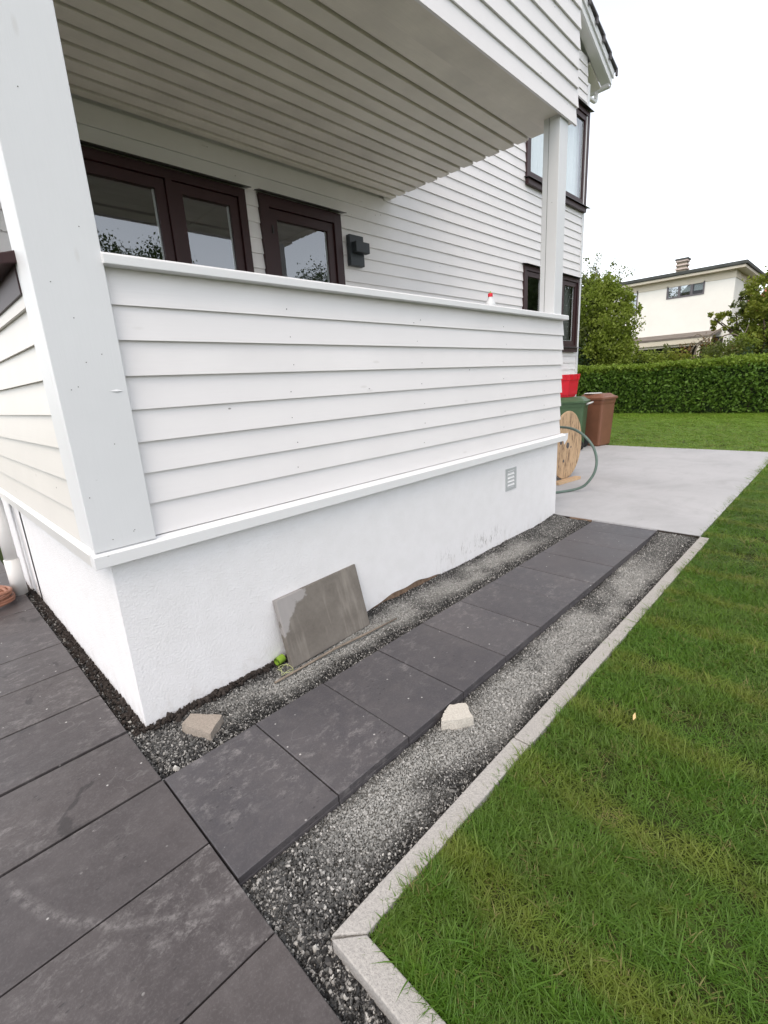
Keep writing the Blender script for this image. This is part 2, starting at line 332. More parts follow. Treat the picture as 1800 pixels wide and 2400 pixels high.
# ------------------------------------------------------------------ object helpers
WORLD_LOC = {}
def wl(o): return WORLD_LOC.get(o.name, Vector((0, 0, 0)))
def tag(o, label=None, cat=None, group=None, kind=None):
    if label: o['label'] = label
    if cat: o['category'] = cat
    if group: o['group'] = group
    if kind: o['kind'] = kind
    return o
def thing(name, label, cat, loc=(0, 0, 0), group=None, parent=None):
    o = bpy.data.objects.new(name, None); sc.collection.objects.link(o)
    o.empty_display_size = .1
    o.location = loc; WORLD_LOC[o.name] = Vector(loc)
    return tag(o, label, cat, group)
class MB:
    """collects geometry in world coordinates; build() links it as ONE mesh object"""
    def __init__(s): s.v = []; s.f = []
    def add(s, v, f):
        b = len(s.v); s.v += [tuple(p) for p in v]; s.f += [tuple(i + b for i in q) for q in f]; return s
    def box(s, x0, x1, y0, y1, z0, z1):
        return s.add([(x0, y0, z0), (x1, y0, z0), (x1, y1, z0), (x0, y1, z0), (x0, y0, z1), (x1, y0, z1), (x1, y1, z1), (x0, y1, z1)],
                     [(0, 3, 2, 1), (4, 5, 6, 7), (0, 1, 5, 4), (1, 2, 6, 5), (2, 3, 7, 6), (3, 0, 4, 7)])
    def hexa(s, p):   # eight points: four below, four above, counter-clockwise
        return s.add(p, [(0, 3, 2, 1), (4, 5, 6, 7), (0, 1, 5, 4), (1, 2, 6, 5), (2, 3, 7, 6), (3, 0, 4, 7)])
    def prism(s, prof, a0, a1, fn):   # profile points mapped by fn(along, p, q)
        n = len(prof)
        v = [fn(a0, *p) for p in prof] + [fn(a1, *p) for p in prof]
        f = [tuple(range(n - 1, -1, -1)), tuple(range(n, 2 * n))] + [(i, (i + 1) % n, n + (i + 1) % n, n + i) for i in range(n)]
        return s.add(v, f)
    def tube(s, pts, rad, n=8, caps=True):
        pts = [Vector(p) for p in pts]; k = len(pts)
        rad = rad if isinstance(rad, (list, tuple)) else [rad] * k
        v = []; up = Vector((0, 0, 1)); prev = None
        for i, p in enumerate(pts):
            t = (pts[min(i + 1, k - 1)] - pts[max(i - 1, 0)]).normalized()
            if prev is None:
                a = t.cross(up if abs(t.z) < .9 else Vector((1, 0, 0))).normalized()
            else:
                a = (prev - t * prev.dot(t)).normalized()
            prev = a; b = t.cross(a)
            for j in range(n):
                th = 2 * math.pi * j / n; v.append(p + (a * math.cos(th) + b * math.sin(th)) * rad[i])
        f = [(i * n + j, i * n + (j + 1) % n, (i + 1) * n + (j + 1) % n, (i + 1) * n + j) for i in range(k - 1) for j in range(n)]
        if caps: f += [tuple(range(n - 1, -1, -1)), tuple(range((k - 1) * n, k * n))]
        return s.add(v, f)
    def lathe(s, c, prof, n=20, axis='z'):
        v = []
        for r_, h in prof:
            for j in range(n):
                th = 2 * math.pi * j / n; a, b = r_ * math.cos(th), r_ * math.sin(th)
                v.append({'z': (c[0] + a, c[1] + b, c[2] + h), 'y': (c[0] + a, c[1] + h, c[2] + b), 'x': (c[0] + h, c[1] + a, c[2] + b)}[axis])
        k = len(prof)
        f = [(i * n + j, i * n + (j + 1) % n, (i + 1) * n + (j + 1) % n, (i + 1) * n + j) for i in range(k - 1) for j in range(n)]
        f += [tuple(range(n - 1, -1, -1)), tuple(range((k - 1) * n, k * n))]
        return s.add(v, f)
    def build(s, name, mat, parent=None, smooth=False, bevel=0.0, loc=None):
        base = wl(parent) if parent else Vector((0, 0, 0))
        if loc is None: loc = base
        loc = Vector(loc)
        me = bpy.data.meshes.new(name)
        me.from_pydata([(x - loc.x, y - loc.y, z - loc.z) for x, y, z in s.v], [], s.f)
        bm = bmesh.new(); bm.from_mesh(me); bmesh.ops.recalc_face_normals(bm, faces=bm.faces); bm.to_mesh(me); bm.free()
        me.materials.append(mat)
        if smooth:
            for p in me.polygons: p.use_smooth = True
        o = bpy.data.objects.new(name, me); sc.collection.objects.link(o)
        o.location = loc - base
        if parent: o.parent = parent
        WORLD_LOC[o.name] = loc
        if bevel:
            b = o.modifiers.new('bevel', 'BEVEL'); b.width = bevel; b.segments = 2; b.limit_method = 'ANGLE'
        return o
def box(name, mat, parent, *b, bevel=0.0): return MB().box(*b).build(name, mat, parent, bevel=bevel)
def fast_mesh(name, V, F, mat, parent=None, smooth=False):
    """V (n,3) world, F (m,k) with equal k, numpy"""
    base = wl(parent) if parent else Vector((0, 0, 0))
    me = bpy.data.meshes.new(name); V = np.asarray(V, np.float32) - np.array(base, np.float32); F = np.asarray(F, np.int32)
    me.vertices.add(len(V)); me.vertices.foreach_set('co', V.ravel())
    k = F.shape[1]; me.loops.add(F.size); me.loops.foreach_set('vertex_index', F.ravel())
    me.polygons.add(len(F)); me.polygons.foreach_set('loop_start', np.arange(0, F.size, k, dtype=np.int32))
    me.update(calc_edges=True); me.materials.append(mat)
    if smooth: me.polygons.foreach_set('use_smooth', np.ones(len(F), bool))
    o = bpy.data.objects.new(name, me); sc.collection.objects.link(o)
    if parent: o.parent = parent
    WORLD_LOC[o.name] = base
    return o
def vnoise(p, seed=0, f=1.0):
    """cheap smooth 2-3D noise from sines, about -1..1"""
    r = np.random.default_rng(seed); p = np.asarray(p, float) * f; s = 0
    for k in range(5):
        d = r.normal(size=p.shape[-1]); s = s + np.sin(p @ d * (1.0 + .6 * k) + r.uniform(0, 6.28)) / (1 + .5 * k)
    return s / 2.2

# ------------------------------------------------------------------ setting: ground
def sheet(name, mat, x0, x1, y0, y1, z, nx=1, ny=1, kind='structure', amp=0, hole=None, freq=9, seed=1):
    xs = np.linspace(x0, x1, nx + 1); ys = np.linspace(y0, y1, ny + 1)
    X, Y = np.meshgrid(xs, ys); P = np.stack([X.ravel(), Y.ravel()], 1)
    Z = np.full(len(P), z, float)
    if name == 'gravel_bed': Z = Z + .034 * np.clip((P[:, 0] - 3.95) / .3, 0, 1) + .032 * np.clip((P[:, 1] - .15) / .14, 0, 1) * np.clip((P[:, 0] - .9) / .3, 0, 1)
    if amp: Z = Z + amp * vnoise(P, seed, freq) + amp * .5 * vnoise(P, seed + 5, freq * 3)
    i = np.arange(nx)[None, :] + (np.arange(ny) * (nx + 1))[:, None]; i = i.ravel()
    F = np.stack([i, i + 1, i + nx + 2, i + nx + 1], 1)
    o = fast_mesh(name, np.column_stack([P, Z]), F, mat, smooth=bool(amp)); tag(o, kind=kind); return o
sheet('ground', M['earth'], -900, 900, -900, 900, -.14)
lawn = MB()
lawn.add([(.085, -1.115, -.022), (.085, -45, -.022), (22, -45, -.022), (22, -1.115, -.022)], [(0, 1, 2, 3)])
lawn.add([(9.655, -1.115, -.022), (22, -1.115, -.022), (22, 14, -.022), (9.655, 14, -.022)], [(0, 1, 2, 3)])
tag(lawn.build('lawn', M['lawn_soil']), kind='structure')
slab = MB().box(4.276, 9.65, -1.055, 2.56, -.12, .012)
tag(slab.build('concrete_pavement', M['concrete']), kind='structure')
gb = sheet('gravel_bed', M['gravel_base'], -.30, 4.28, -1.9, .34, -.050, 150, 70, amp=.007)
sheet('soil', M['soil'], -.12, .03, .26, 3.4, -.045, 12, 200, amp=.010, freq=22, seed=3)
pit = sheet('paving_bed', M['soil'], -3.3, -.07, -4.0, 9.3, -.055)

# paving
path = bpy.data.objects.new('garden_path', None); sc.collection.objects.link(path); path.location = (2.1, -.41, 0); WORLD_LOC[path.name] = Vector((2.1, -.41, 0)); tag(path, kind='structure')
patio = bpy.data.objects.new('patio', None); sc.collection.objects.link(patio); patio.location = (-.6, 0, 0); WORLD_LOC[patio.name] = Vector((-.6, 0, 0)); tag(patio, kind='structure')
def paver_mesh(L, W, T=.05, ch=.0022):
    bm = bmesh.new()
    def ring(dx, dy, z): return [bm.verts.new(p) for p in ((dx, dy, z), (L - dx, dy, z), (L - dx, W - dy, z), (dx, W - dy, z))]
    a = ring(0, 0, -T); b = ring(0, 0, -T * .62); b2 = ring(.001, .001, -T * .58); c = ring(.001, .001, -ch); d = ring(ch + .001, ch + .001, 0)
    for p, q in ((a, b), (b, b2), (b2, c), (c, d)):
        for i in range(4): bm.faces.new((p[i], p[(i + 1) % 4], q[(i + 1) % 4], q[i]))
    bm.faces.new(d); bm.faces.new(a[::-1])
    bmesh.ops.recalc_face_normals(bm, faces=bm.faces)
    me = bpy.data.meshes.new('paving_slab'); bm.to_mesh(me); bm.free(); return me
def lay(me, parent, x, y, z=0.0, sx=1.0):
    o = bpy.data.objects.new('paving_slab', me); sc.collection.objects.link(o); o.parent = parent
    o.location = Vector((x, y, z)) - wl(parent); o.scale = (sx, 1, 1)
    o.rotation_euler = (random.uniform(-.003, .003), random.uniform(-.003, .003), random.uniform(-.0015, .0015)); return o
G = .004
pm = paver_mesh(.40 - G, .594); pm.materials.append(M['paver'])
xj = [-.0785, .338, .735, 1.138, 1.537, 1.939, 2.347, 2.75, 3.153, 3.562, 3.967, 4.272]
for a, b in zip(xj[:-1], xj[1:]):
    lay(pm, path, a + G / 2, -.711, random.uniform(-.002, .002), (b - a - G) / (.40 - G))
pm2 = paver_mesh(.60 - G, .405 - G); pm2.materials.append(M['paver_warm'])
yj = [-2.55, -2.145, -1.74, -1.335, -.928, -.522, -.112, .304, .712, 1.118, 1.525, 1.93, 2.335, 2.74, 3.145, 3.55, 3.955, 4.36, 4.765, 5.17, 5.575, 5.98, 6.385, 6.79, 7.195, 7.6, 8.005, 8.41, 8.815]
for k, y in enumerate(yj):
    for i in range(4):
        x1 = -.0815 - i * .6
        lay(pm2, patio, x1 - .6 + G, y + G / 2, random.uniform(-.0015, .0015) - (.001 if i else 0))
# kerb of granite setts
kerb = bpy.data.objects.new('kerb', None); sc.collection.objects.link(kerb); kerb.location = (.05, -1.08, 0); WORLD_LOC[kerb.name] = Vector((.05, -1.08, 0)); tag(kerb, kind='structure')
kw = .072
def kstone(pts, zt=.004):   # quad outline ccw -> slightly rough block
    m = MB(); m.hexa([(x, y, -.13) for x, y in pts] + [(x, y, zt + random.uniform(-.001, .001)) for x, y in pts]); return m.build('kerb_stone', M['granite'], kerb, bevel=.004)
y0, y1 = -1.052, -1.052 - kw
xa = .013
ends = [1.014, 2.05, 3.06, 3.90, 4.272]
prev = None
for e in ends:
    s0 = prev + .006 if prev is not None else None
    dy = random.uniform(-.003, .003)
    if s0 is None: kstone([(xa + .006, y0 - .004), (xa + kw + .004, y1 - .002), (e, y1), (e, y0)])
    else: kstone([(s0, y0 + dy), (s0, y1 + dy), (e, y1 + dy), (e, y0 + dy)])
    prev = e
yk = -1.06
for L in (1.0, 1.0, 1.0):
    if yk == -1.06: kstone([(xa, yk - .004), (xa - .006, yk - L), (xa + kw - .006, yk - L), (xa + kw + .002, yk - kw + .004)])
    else: kstone([(xa - .006, yk), (xa - .012, yk - L), (xa + kw - .012, yk - L), (xa + kw - .006, yk)])
    yk -= L + .006

# ------------------------------------------------------------------ the white timber house
house = thing('timber_house', 'white weatherboard house with covered veranda, dark red window frames and smooth plastered base', 'house', (4.9, 2.5, 0))
YP, YB, D = .298, .286, 2.52
ZT = .80
# plastered base: front and end as one solid, slightly uneven foot
def plinth():
    m = MB(); n = 160
    xs = np.linspace(0, 4.287, n)
    zb = -.10 + (.118 + .010 * np.sin(xs * 7.0 + 1) + .006 * np.sin(xs * 23.0)) * np.exp(-((xs - 1.86) / .50) ** 6)
    for i in range(n - 1):
        m.add([(xs[i], YP, zb[i]), (xs[i + 1], YP, zb[i + 1]), (xs[i + 1], YP, ZT + .02), (xs[i], YP, ZT + .02)], [(0, 1, 2, 3)])
    m.add([(0, YP, -.1), (0, 2.93, -.1), (0, 2.93, ZT + .02), (0, YP, ZT + .02)], [(0, 3, 2, 1)])
    m.add([(4.287, YP, -.1), (4.287, 2.6, -.1), (4.287, 2.6, ZT + .02), (4.287, YP, ZT + .02)], [(0, 1, 2, 3)])
    m.add([(0, YP, ZT + .02), (4.287, YP, ZT + .02), (4.287, 2.93, ZT + .02), (0, 2.93, ZT + .02)], [(0, 1, 2, 3)])
    m.add([(0, 2.93, -.1), (4.287, 2.93, -.1), (4.287, 2.93, ZT + .02), (0, 2.93, ZT + .02)], [(0, 1, 2, 3)])
    return m.build('plinth', M['plaster'], house)
plinth()
# rough footing showing under the plaster
fo = MB(); xs = np.linspace(1.15, 2.65, 50)
for i in range(49):
    a, b = (YP + .012 - .008 * abs(math.sin(x * 21)) * math.sin(x * 9 + 1) ** 2 for x in xs[i:i + 2])
    fo.add([(xs[i], a - .006, -.09), (xs[i + 1], b - .006, -.09), (xs[i + 1], b, .045), (xs[i], a, .045)], [(0, 1, 2, 3)])
fo.add([(1.1, YP + .03, -.09), (2.7, YP + .03, -.09), (2.7, YP + .03, .05), (1.1, YP + .03, .05)], [(0, 1, 2, 3)])
fo.build('footing', M['footing'], house)
# pilaster strip where the end of the base meets the main wall
box('pilaster', M['plaster'], house, -.012, .09, 2.935, 3.30, -.1, ZT + .04)
box('end_foundation', M['plaster'], house, .06, .3, 3.30, 8.0, -.1, ZT + .04)
# ledges
ZL = .8546
def ledge_front():
    m = MB(); prof = [(.244, .802), (.30, .802), (.30, .872), (.285, .872), (.244, ZL)]
    m.prism(prof, -.068, 4.376, lambda a, p, q: (a, p, q)); return m.build('ledge', M['trim_x'], house, bevel=.002)
def ledge_end():
    m = MB(); prof = [(-.068, .802), (.0, .802), (.0, .872), (-.045, .872), (-.068, ZL)]
    m.prism(prof, .302, 2.93, lambda a, p, q: (p, a, q)); return m.build('ledge', M['gutter'], house, bevel=.002)
ledge_front(); ledge_end()

LAP, EXP, TH = .157, .1365, .021
def lap(parent, z, a0, a1, face, mapf, mat, h=None, top=None):
    """one lapped weatherboard whose lower outer edge runs at height z"""
    h = (h or LAP); d = random.uniform(-.0012, .0012); dz = random.uniform(-.001, .001); sl = .018 * h / LAP
    prof = [(d, z + dz), (TH + d, z + dz + .002), (TH + sl + d, z + h), (sl + d, z + h)]
    return MB().prism(prof, a0, a1, mapf).build('board', mat, parent)
front = lambda y: (lambda a, p, q: (a, y + p, q))
endx = lambda x: (lambda a, p, q: (x + p, a, q))
def part(name, loc): 
    o = bpy.data.objects.new(name, None); sc.collection.objects.link(o); o.parent = house; o.empty_display_size = .1
    o.location = Vector(loc) - wl(house); WORLD_LOC[o.name] = Vector(loc); return o
# corner post: wide front face and narrower end face
box('corner_post', M['trim'], house, -.057, .191, .259, .30, .868, 5.2, bevel=.003)
MB().box(-.050, -.02, .302, .488, .876, 5.2).build('corner_board', M['trim'], house)
MB().add([(.118, .2585, 1.508), (.150, .2585, 1.500), (.172, .2585, 1.507), (.150, .2585, 1.515), (.150, .2545, 1.508)], [(0, 1, 4), (1, 2, 4), (2, 3, 4), (3, 0, 4)]).build('splinter', M['trim'], house)
MB().add([(.126, .2581, 1.5075), (.142, .2581, 1.5045), (.142, .2581, 1.509)], [(0, 1, 2)]).build('dent', M['seam'], house)
for (x, z) in ((.06, 1.62), (.015, 1.53), (-.01, 1.52), (.12, 1.65), (.10, 1.30), (-.03, 1.10), (.02, .91), (.105, .925), (.05, 1.78), (.0, 1.9), (.13, 2.1), (.03, 2.5), (.11, .93)):
    MB().lathe((x, .2585, z), [(.0020, -.0006), (.0020, .003)], 6, 'y').build('nail', M['seam'], house)
# parapet
par = part('parapet', (2.2, .3, .87))
zs = [1.021 - EXP, 1.021, 1.157, 1.293, 1.429, 1.567, 1.707, 1.843]
for z in zs:
    lap(par, z if z > .9 else .876, .16, 4.318 + random.uniform(-.004, .004), YB if True else 0, front(YB), M['board'], h=(.152 if z == zs[-1] else None))
MB().box(.03, 4.29, .33, .40, .83, 1.99).build('core', M['board'], par)
for i in range(26):   # nail heads in two loose columns
    z = zs[1 + i % 7] + .035; x = (1.02 if i < 7 else 2.1 if i < 14 else 3.2 if i < 21 else 3.95) + random.uniform(-.03, .03)
    MB().lathe((x, YB + .0035, z), [(.0026, -.0012), (.0026, .003)], 6, 'y').build('nail', M['seam'], par)
MB().prism([(.243, 1.981), (.425, 1.985), (.425, 2.030), (.255, 2.024), (.243, 2.016)], .186, 4.316, lambda a, p, q: (a, p, q)).build('cap', M['trim_x'], par, bevel=.003)
# far post
pst = MB().box(4.055, 4.215, .275, .425, 2.022, 3.66).build('post', M['trim'], house, bevel=.003)
MB().box(4.0525, 4.0555, .372, .3745, 2.03, 3.655).build('seam', M['seam'], pst)
# end wall with an opening framed by a dark red sill
endw = part('end_wall', (-.03, 1.6, .87))
for z in zs: 
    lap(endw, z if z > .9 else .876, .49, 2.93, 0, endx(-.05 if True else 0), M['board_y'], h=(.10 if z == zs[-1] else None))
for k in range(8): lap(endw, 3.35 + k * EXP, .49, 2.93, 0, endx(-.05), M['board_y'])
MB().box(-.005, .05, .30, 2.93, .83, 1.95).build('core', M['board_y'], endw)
MB().prism([(-.105, 1.985), (-.03, 2.0), (.06, 2.02), (.06, 2.055), (-.03, 2.045), (-.105, 2.022)], .452, 2.35, lambda a, p, q: (p, a, q)).build('sill', M['frame'], endw, bevel=.004)
MB().box(-.056, -.03, .490, 2.33, 1.892, 1.992).build('apron', M['frame'], endw)
MB().box(-.05, .06, 2.30, 2.93, 2.0, 3.4).build('jamb', M['trim'], endw)
MB().box(-.03, .06, .30, .52, 1.95, 3.66).build('jamb', M['trim'], endw)
# veranda floor, roof slab above the soffit
box('veranda_floor', M['soffit'], house, .02, 4.28, .41, 2.56, .81, .872)
sof = part('soffit', (2.2, 1.4, 3.66))
yg = [.515, .706, .858, 1.02, 1.178, 1.333, 1.489, 1.645, 1.805, 1.97, 2.12, 2.281, 2.429, 2.545]
MB().prism([(.275, 3.625), (.505, 3.628), (.505, 3.69), (.275, 3.69)], -.03, 4.315, lambda a, p, q: (a, p, q)).build('beam', M['soffit'], sof)
for a, b in zip(yg[:-1], yg[1:]):
    e = 4.325 + random.uniform(-.006, .006); dz = random.uniform(-.0015, .0015)
    # each board: flat face, a long shallow bevel down to the groove on its near edge
    prof = [(a + .009, 3.654 + dz), (a + .012, 3.650 + dz), (b - .030, 3.651 + dz), (b - .003, 3.666 + dz), (b - .003, 3.70), (a + .009, 3.70)]
    MB().prism(prof, -.03, e, lambda q, p, r_: (q, p, r_)).build('board', M['soffit'], sof)
MB().box(-.03, 4.31, .30, 2.56, 3.692, 3.86).build('deck', M['soffit'], sof)
# upper parapet boards seen from below
up = part('upper_parapet', (2.2, .26, 3.6))
zz = [3.602, 3.742, 3.882, 4.023, 4.163, 4.303, 4.443, 4.583, 4.723, 4.863]
for k, z in enumerate(zz): lap(up, z, .17, 4.335 + .010 * (k % 2) + random.uniform(-.006, .006), 0, front(.247), M['board'], h=.160)
MB().box(-.02, 4.30, .293, .36, 3.70, 5.03).build('core', M['board'], up)
MB().box(.0, 4.36, .235, .40, 5.03, 5.075).build('cap', M['trim_x'], up)
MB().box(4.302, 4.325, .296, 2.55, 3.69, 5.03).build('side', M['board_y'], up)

# main wall with openings
WIN = {  # x0, x1, z0, z1
    'double': (.45, 2.268, 1.10, 3.318), 'door': (2.418, 3.452, .90, 3.322),
    'lower': (7.582, 9.850, 2.0, 3.318), 'upper': (7.606, 9.985, 4.615, 6.215)}
xb = sorted({.0, 9.93} | {min(v, 9.93) for w_ in WIN.values() for v in w_[:2]}); zb = sorted({-.1, 6.62} | {v for w_ in WIN.values() for v in w_[2:]})
wm = MB()
for x0, x1 in zip(xb[:-1], xb[1:]):
    for z0, z1 in zip(zb[:-1], zb[1:]):
        cx, cz = (x0 + x1) / 2, (z0 + z1) / 2
        if any(a + .03 < cx < b - .03 and c + .01 < cz < d - .01 for a, b, c, d in WIN.values()): continue
        wm.add([(x0, 2.562, z0), (x1, 2.562, z0), (x1, 2.562, z1), (x0, 2.562, z1)], [(0, 1, 2, 3)])
wm.add([(.0, 2.562, 6.62), (9.93, 2.562, 6.62), (9.6, 2.562, 7.05), (4.9, 2.562, 9.0), (.0, 2.562, 7.05)], [(0, 1, 2, 3, 4)])
wm.add([(9.93, 2.562, -.1), (9.93, 10.5, -.1), (9.93, 10.5, 6.62), (9.93, 2.562, 6.62)], [(0, 1, 2, 3)])
wm.add([(.3, 3.0, -.1), (.3, 10.5, -.1), (.3, 10.5, 6.62), (.3, 3.0, 6.62)], [(3, 2, 1, 0)])
wm.add([(.0, 10.5, -.1), (9.93, 10.5, -.1), (9.93, 10.5, 6.62), (.0, 10.5, 6.62)], [(3, 2, 1, 0)])
wm.build('wall', M['board'], house)
gw = part('gable_wall', (6, D, .87))
k = 0
z = 1.565 - 5 * EXP
while z < 7.9:
    xr = min(9.872, 9.546 + (7.108 - z - .10) / .415)
    segs = [(.02, xr)]
    for a, b, c, d in WIN.values():
        if z < d - .02 and z + EXP > c + .03:
            ns = []
            for p, q in segs:
                if b < p or a > q: ns.append((p, q))
                else:
                    if a - p > .03: ns.append((p, a - .002))
                    if q - b > .03: ns.append((b + .002, q))
            segs = ns
    for p, q in segs:
        if z > 3.56 and q < 4.4: continue
        if z > 3.56 and p < 4.3: p = 4.2
        lap(gw, z, p, q, 0, front(D), M['board'])
    z += EXP
MB().box(9.874, 9.962, 2.512, 2.575, .8, 6.66).build('corner_board', M['trim'], house)
MB().box(.0, 9.9, 2.53, 2.60, -.1, .83).build('footing_wall', M['plaster'], house)

def window(key, lights, frame_w=.075, curtain=None, glass_y=2.548, spacer='trim_x', sash_w=.08):
    x0, x1, z0, z1 = WIN[key]
    wd = part('door' if key == 'door' else 'window', ((x0 + x1) / 2, D, z0))
    yo, yi = 2.498, 2.60
    for nm, b in (('frame', (x0, x0 + frame_w, yo, yi, z0, z1)), ('frame', (x1 - frame_w, x1, yo, yi, z0, z1)),
                  ('frame', (x0 + frame_w, x1 - frame_w, yo + .001, yi, z1 - frame_w, z1)), ('frame', (x0 + frame_w, x1 - frame_w, yo + .001, yi, z0, z0 + frame_w * .6))):
        MB().box(*b).build(nm, M['frame'], wd)
    for i in range(1, len(lights)):
        c = lights[i]; MB().box(c - .028, c + .028, yo + .002, yi, z0 + frame_w * .6, z1 - frame_w).build('mullion', M['frame'], wd)
    for i in range(len(lights)):
        a = x0 + frame_w + .006 if i == 0 else lights[i] + .034
        b = x1 - frame_w - .006 if i == len(lights) - 1 else lights[i + 1] - .034
        c, d = z0 + frame_w * .6 + .006, z1 - frame_w - .006
        s_ = MB(); ys = (yo + .022, yi - .01)
        s_.box(a, a + sash_w, *ys, c, d).box(b - sash_w, b, *ys, c, d).box(a + sash_w, b - sash_w, ys[0] + .001, ys[1], c, c + sash_w).box(a + sash_w, b - sash_w, ys[0] + .001, ys[1], d - sash_w, d)
        s_.build('sash', M['frame'], wd)
        sp = MB(); g0, g1, h0, h1 = a + sash_w, b - sash_w, c + sash_w, d - sash_w
        sp.box(g0, g0 + .012, glass_y + .004, glass_y + .02, h0, h1).box(g1 - .012, g1, glass_y + .004, glass_y + .02, h0, h1).box(g0 + .012, g1 - .012, glass_y + .004, glass_y + .02, h0, h0 + .012)
        sp.build('spacer', M[spacer], wd)
        MB().add([(g0 - .004, glass_y, h0 - .004), (g1 + .004, glass_y, h0 - .004), (g1 + .004, glass_y, h1 + .004), (g0 - .004, glass_y, h1 + .004)], [(0, 1, 2, 3)]).build('pane', M['glass'], wd)
        if curtain:
            n = 40; cu = MB(); xs = np.linspace(a + .01, b - .01, n); yy = 2.66 + .018 * np.sin(np.arange(n) * 1.4) + .01 * np.sin(np.arange(n) * .53 + i)
            for j in range(n - 1): cu.add([(xs[j], yy[j], z0), (xs[j + 1], yy[j + 1], z0), (xs[j + 1], yy[j + 1], z1), (xs[j], yy[j], z1)], [(0, 1, 2, 3)])
            if curtain[i % len(curtain)]: cu.build('curtain', M[curtain[i % len(curtain)]], wd, smooth=True)
    xe = min(x1, 9.92)
    r_ = MB(); r_.add([(x0, 2.61, z0), (xe, 2.61, z0), (xe, 2.61, z1), (x0, 2.61, z1), (x0, 3.9, z0), (xe, 3.9, z0), (xe, 3.9, z1), (x0, 3.9, z1)], [(4, 5, 6, 7), (0, 1, 5, 4), (3, 2, 6, 7), (0, 3, 7, 4), (1, 2, 6, 5)])
    r_.build('room', M['dark_room'], wd)
    MB().prism([(2.435, z1 + .002), (2.53, z1 + .022), (2.53, z1 + .030), (2.435, z1 + .008)], x0 - .03, x1 + .035, lambda a, p, q: (a, p, q)).build('flashing', M['flash'], wd)
    if key in ('lower', 'upper'):
        MB().prism([(2.425, z0 - .012), (2.53, z0 + .012), (2.53, z0 + .020), (2.425, z0 - .004)], x0 - .045, x1 + .055, lambda a, p, q: (a, p, q)).build('sill', M['flash'], wd)
        MB().box(x0 - .01, x1 - .06, 2.462, 2.52, z0 - .092, z0 - .013).build('apron', M['frame'], wd)
    return wd
window('double', [0, 1.544])
dw = window('door', [0], frame_w=.10, sash_w=.085)
MB().box(2.528, 2.545, 2.488, 2.50, 2.99, 3.06).build('hinge', M['flash'], dw)
window('lower', [0, 8.35, 9.08], curtain=[None, None, 'grey_curtain'], spacer='louvre')
window('upper', [0, 8.70], curtain=['curtain', 'curtain'])

# roof, verge tiles, barge board, gutter, downpipes
SL = .405
def roofz(x): return 6.985 - SL * (x - 10.52)
def slope_prism(m, xa_, xb_, y0_, y1_, h0, h1):
    m.hexa([(xa_, y0_, roofz(xa_) + h0), (xb_, y0_, roofz(xb_) + h0), (xb_, y1_, roofz(xb_) + h0), (xa_, y1_, roofz(xa_) + h0),
            (xa_, y0_, roofz(xa_) + h1), (xb_, y0_, roofz(xb_) + h1), (xb_, y1_, roofz(xb_) + h1), (xa_, y1_, roofz(xa_) + h1)]); return m
rf = slope_prism(MB(), 4.9, 10.48, 2.40, 11.0, -.10, -.012)
rf.hexa([(-.6, 2.40, 6.99), (4.9, 2.40, roofz(4.9) - .10), (4.9, 11, roofz(4.9) - .10), (-.6, 11, 6.99), (-.6, 2.40, 7.08), (4.9, 2.40, roofz(4.9) - .012), (4.9, 11, roofz(4.9) - .012), (-.6, 11, 7.08)])
roof = rf.build('roof', M['gutter'], house)
slope_prism(MB(), 4.9, 10.50, 2.335, 2.365, -.235, -.02).build('barge_board', M['trim_x'], house)
slope_prism(MB(), 4.9, 10.53, 2.306, 2.333, -.12, -.005).build('barge_board', M['trim_x'], house)
slope_prism(MB(), 6.0, 10.46, 2.366, 2.52, -.215, -.205).build('eaves', M['gutter'], house)
slope_prism(MB(), 9.94, 10.46, 2.53, 10.9, -.250, -.21).build('eaves', M['soffit'], house)
tl = None
for i in range(16):
    xc_ = 10.60 - .335 * i
    m = MB(); x_a, x_b = xc_ - .40, xc_
    m.hexa([(x_a, 2.265, roofz(x_a) - .002), (x_b, 2.265, roofz(x_b) + .028), (x_b, 2.60, roofz(x_b) + .028), (x_a, 2.60, roofz(x_a) - .002),
            (x_a, 2.265, roofz(x_a) + .024), (x_b, 2.265, roofz(x_b) + .075), (x_b, 2.60, roofz(x_b) + .075), (x_a, 2.60, roofz(x_a) + .024)])
    m.box(x_b - .06, x_b - .001, 2.262, 2.292, roofz(x_b) - .05, roofz(x_b) + .045)
    m.build('roof_tile', M['tile_roof'], roof, bevel=.006)
slope_prism(MB(), 4.9, 10.55, 2.61, 11.0, .0, .05).build('tiling', M['tile_roof'], roof)
# half round gutter along the eave
gm = MB(); n = 9
ring = [(10.515 + .062 * math.cos(t), 6.79 + .062 * math.sin(t)) for t in np.linspace(math.pi, 2 * math.pi, n)] + [(10.515 + .055 * math.cos(t), 6.79 + .055 * math.sin(t)) for t in np.linspace(2 * math.pi, math.pi, n)]
gm.prism(ring, 2.37, 10.9, lambda a, p, q: (p, a, q)).build('gutter', M['gutter'], house, smooth=False)
MB().tube([(10.50, 2.62, 6.75), (10.50, 2.62, 6.66), (10.485, 2.62, 6.60), (10.43, 2.62, 6.575), (10.12, 2.62, 6.55), (10.05, 2.62, 6.53), (10.03, 2.62, 6.46), (10.03, 2.62, 6.3), (10.03, 2.62, .1)], .036, 10).build('downpipe', M['gutter'], house, smooth=True)
MB().tube([(-.105, 2.78, -.0), (-.105, 2.78, .30)], .052, 14).build('downpipe', M['gutter'], house, smooth=True)
MB().tube([(-.105, 2.78, .285), (-.105, 2.78, .60), (-.10, 2.86, .75), (-.10, 2.93, .8)], .045, 14).build('downpipe', M['gutter'], house, smooth=True)
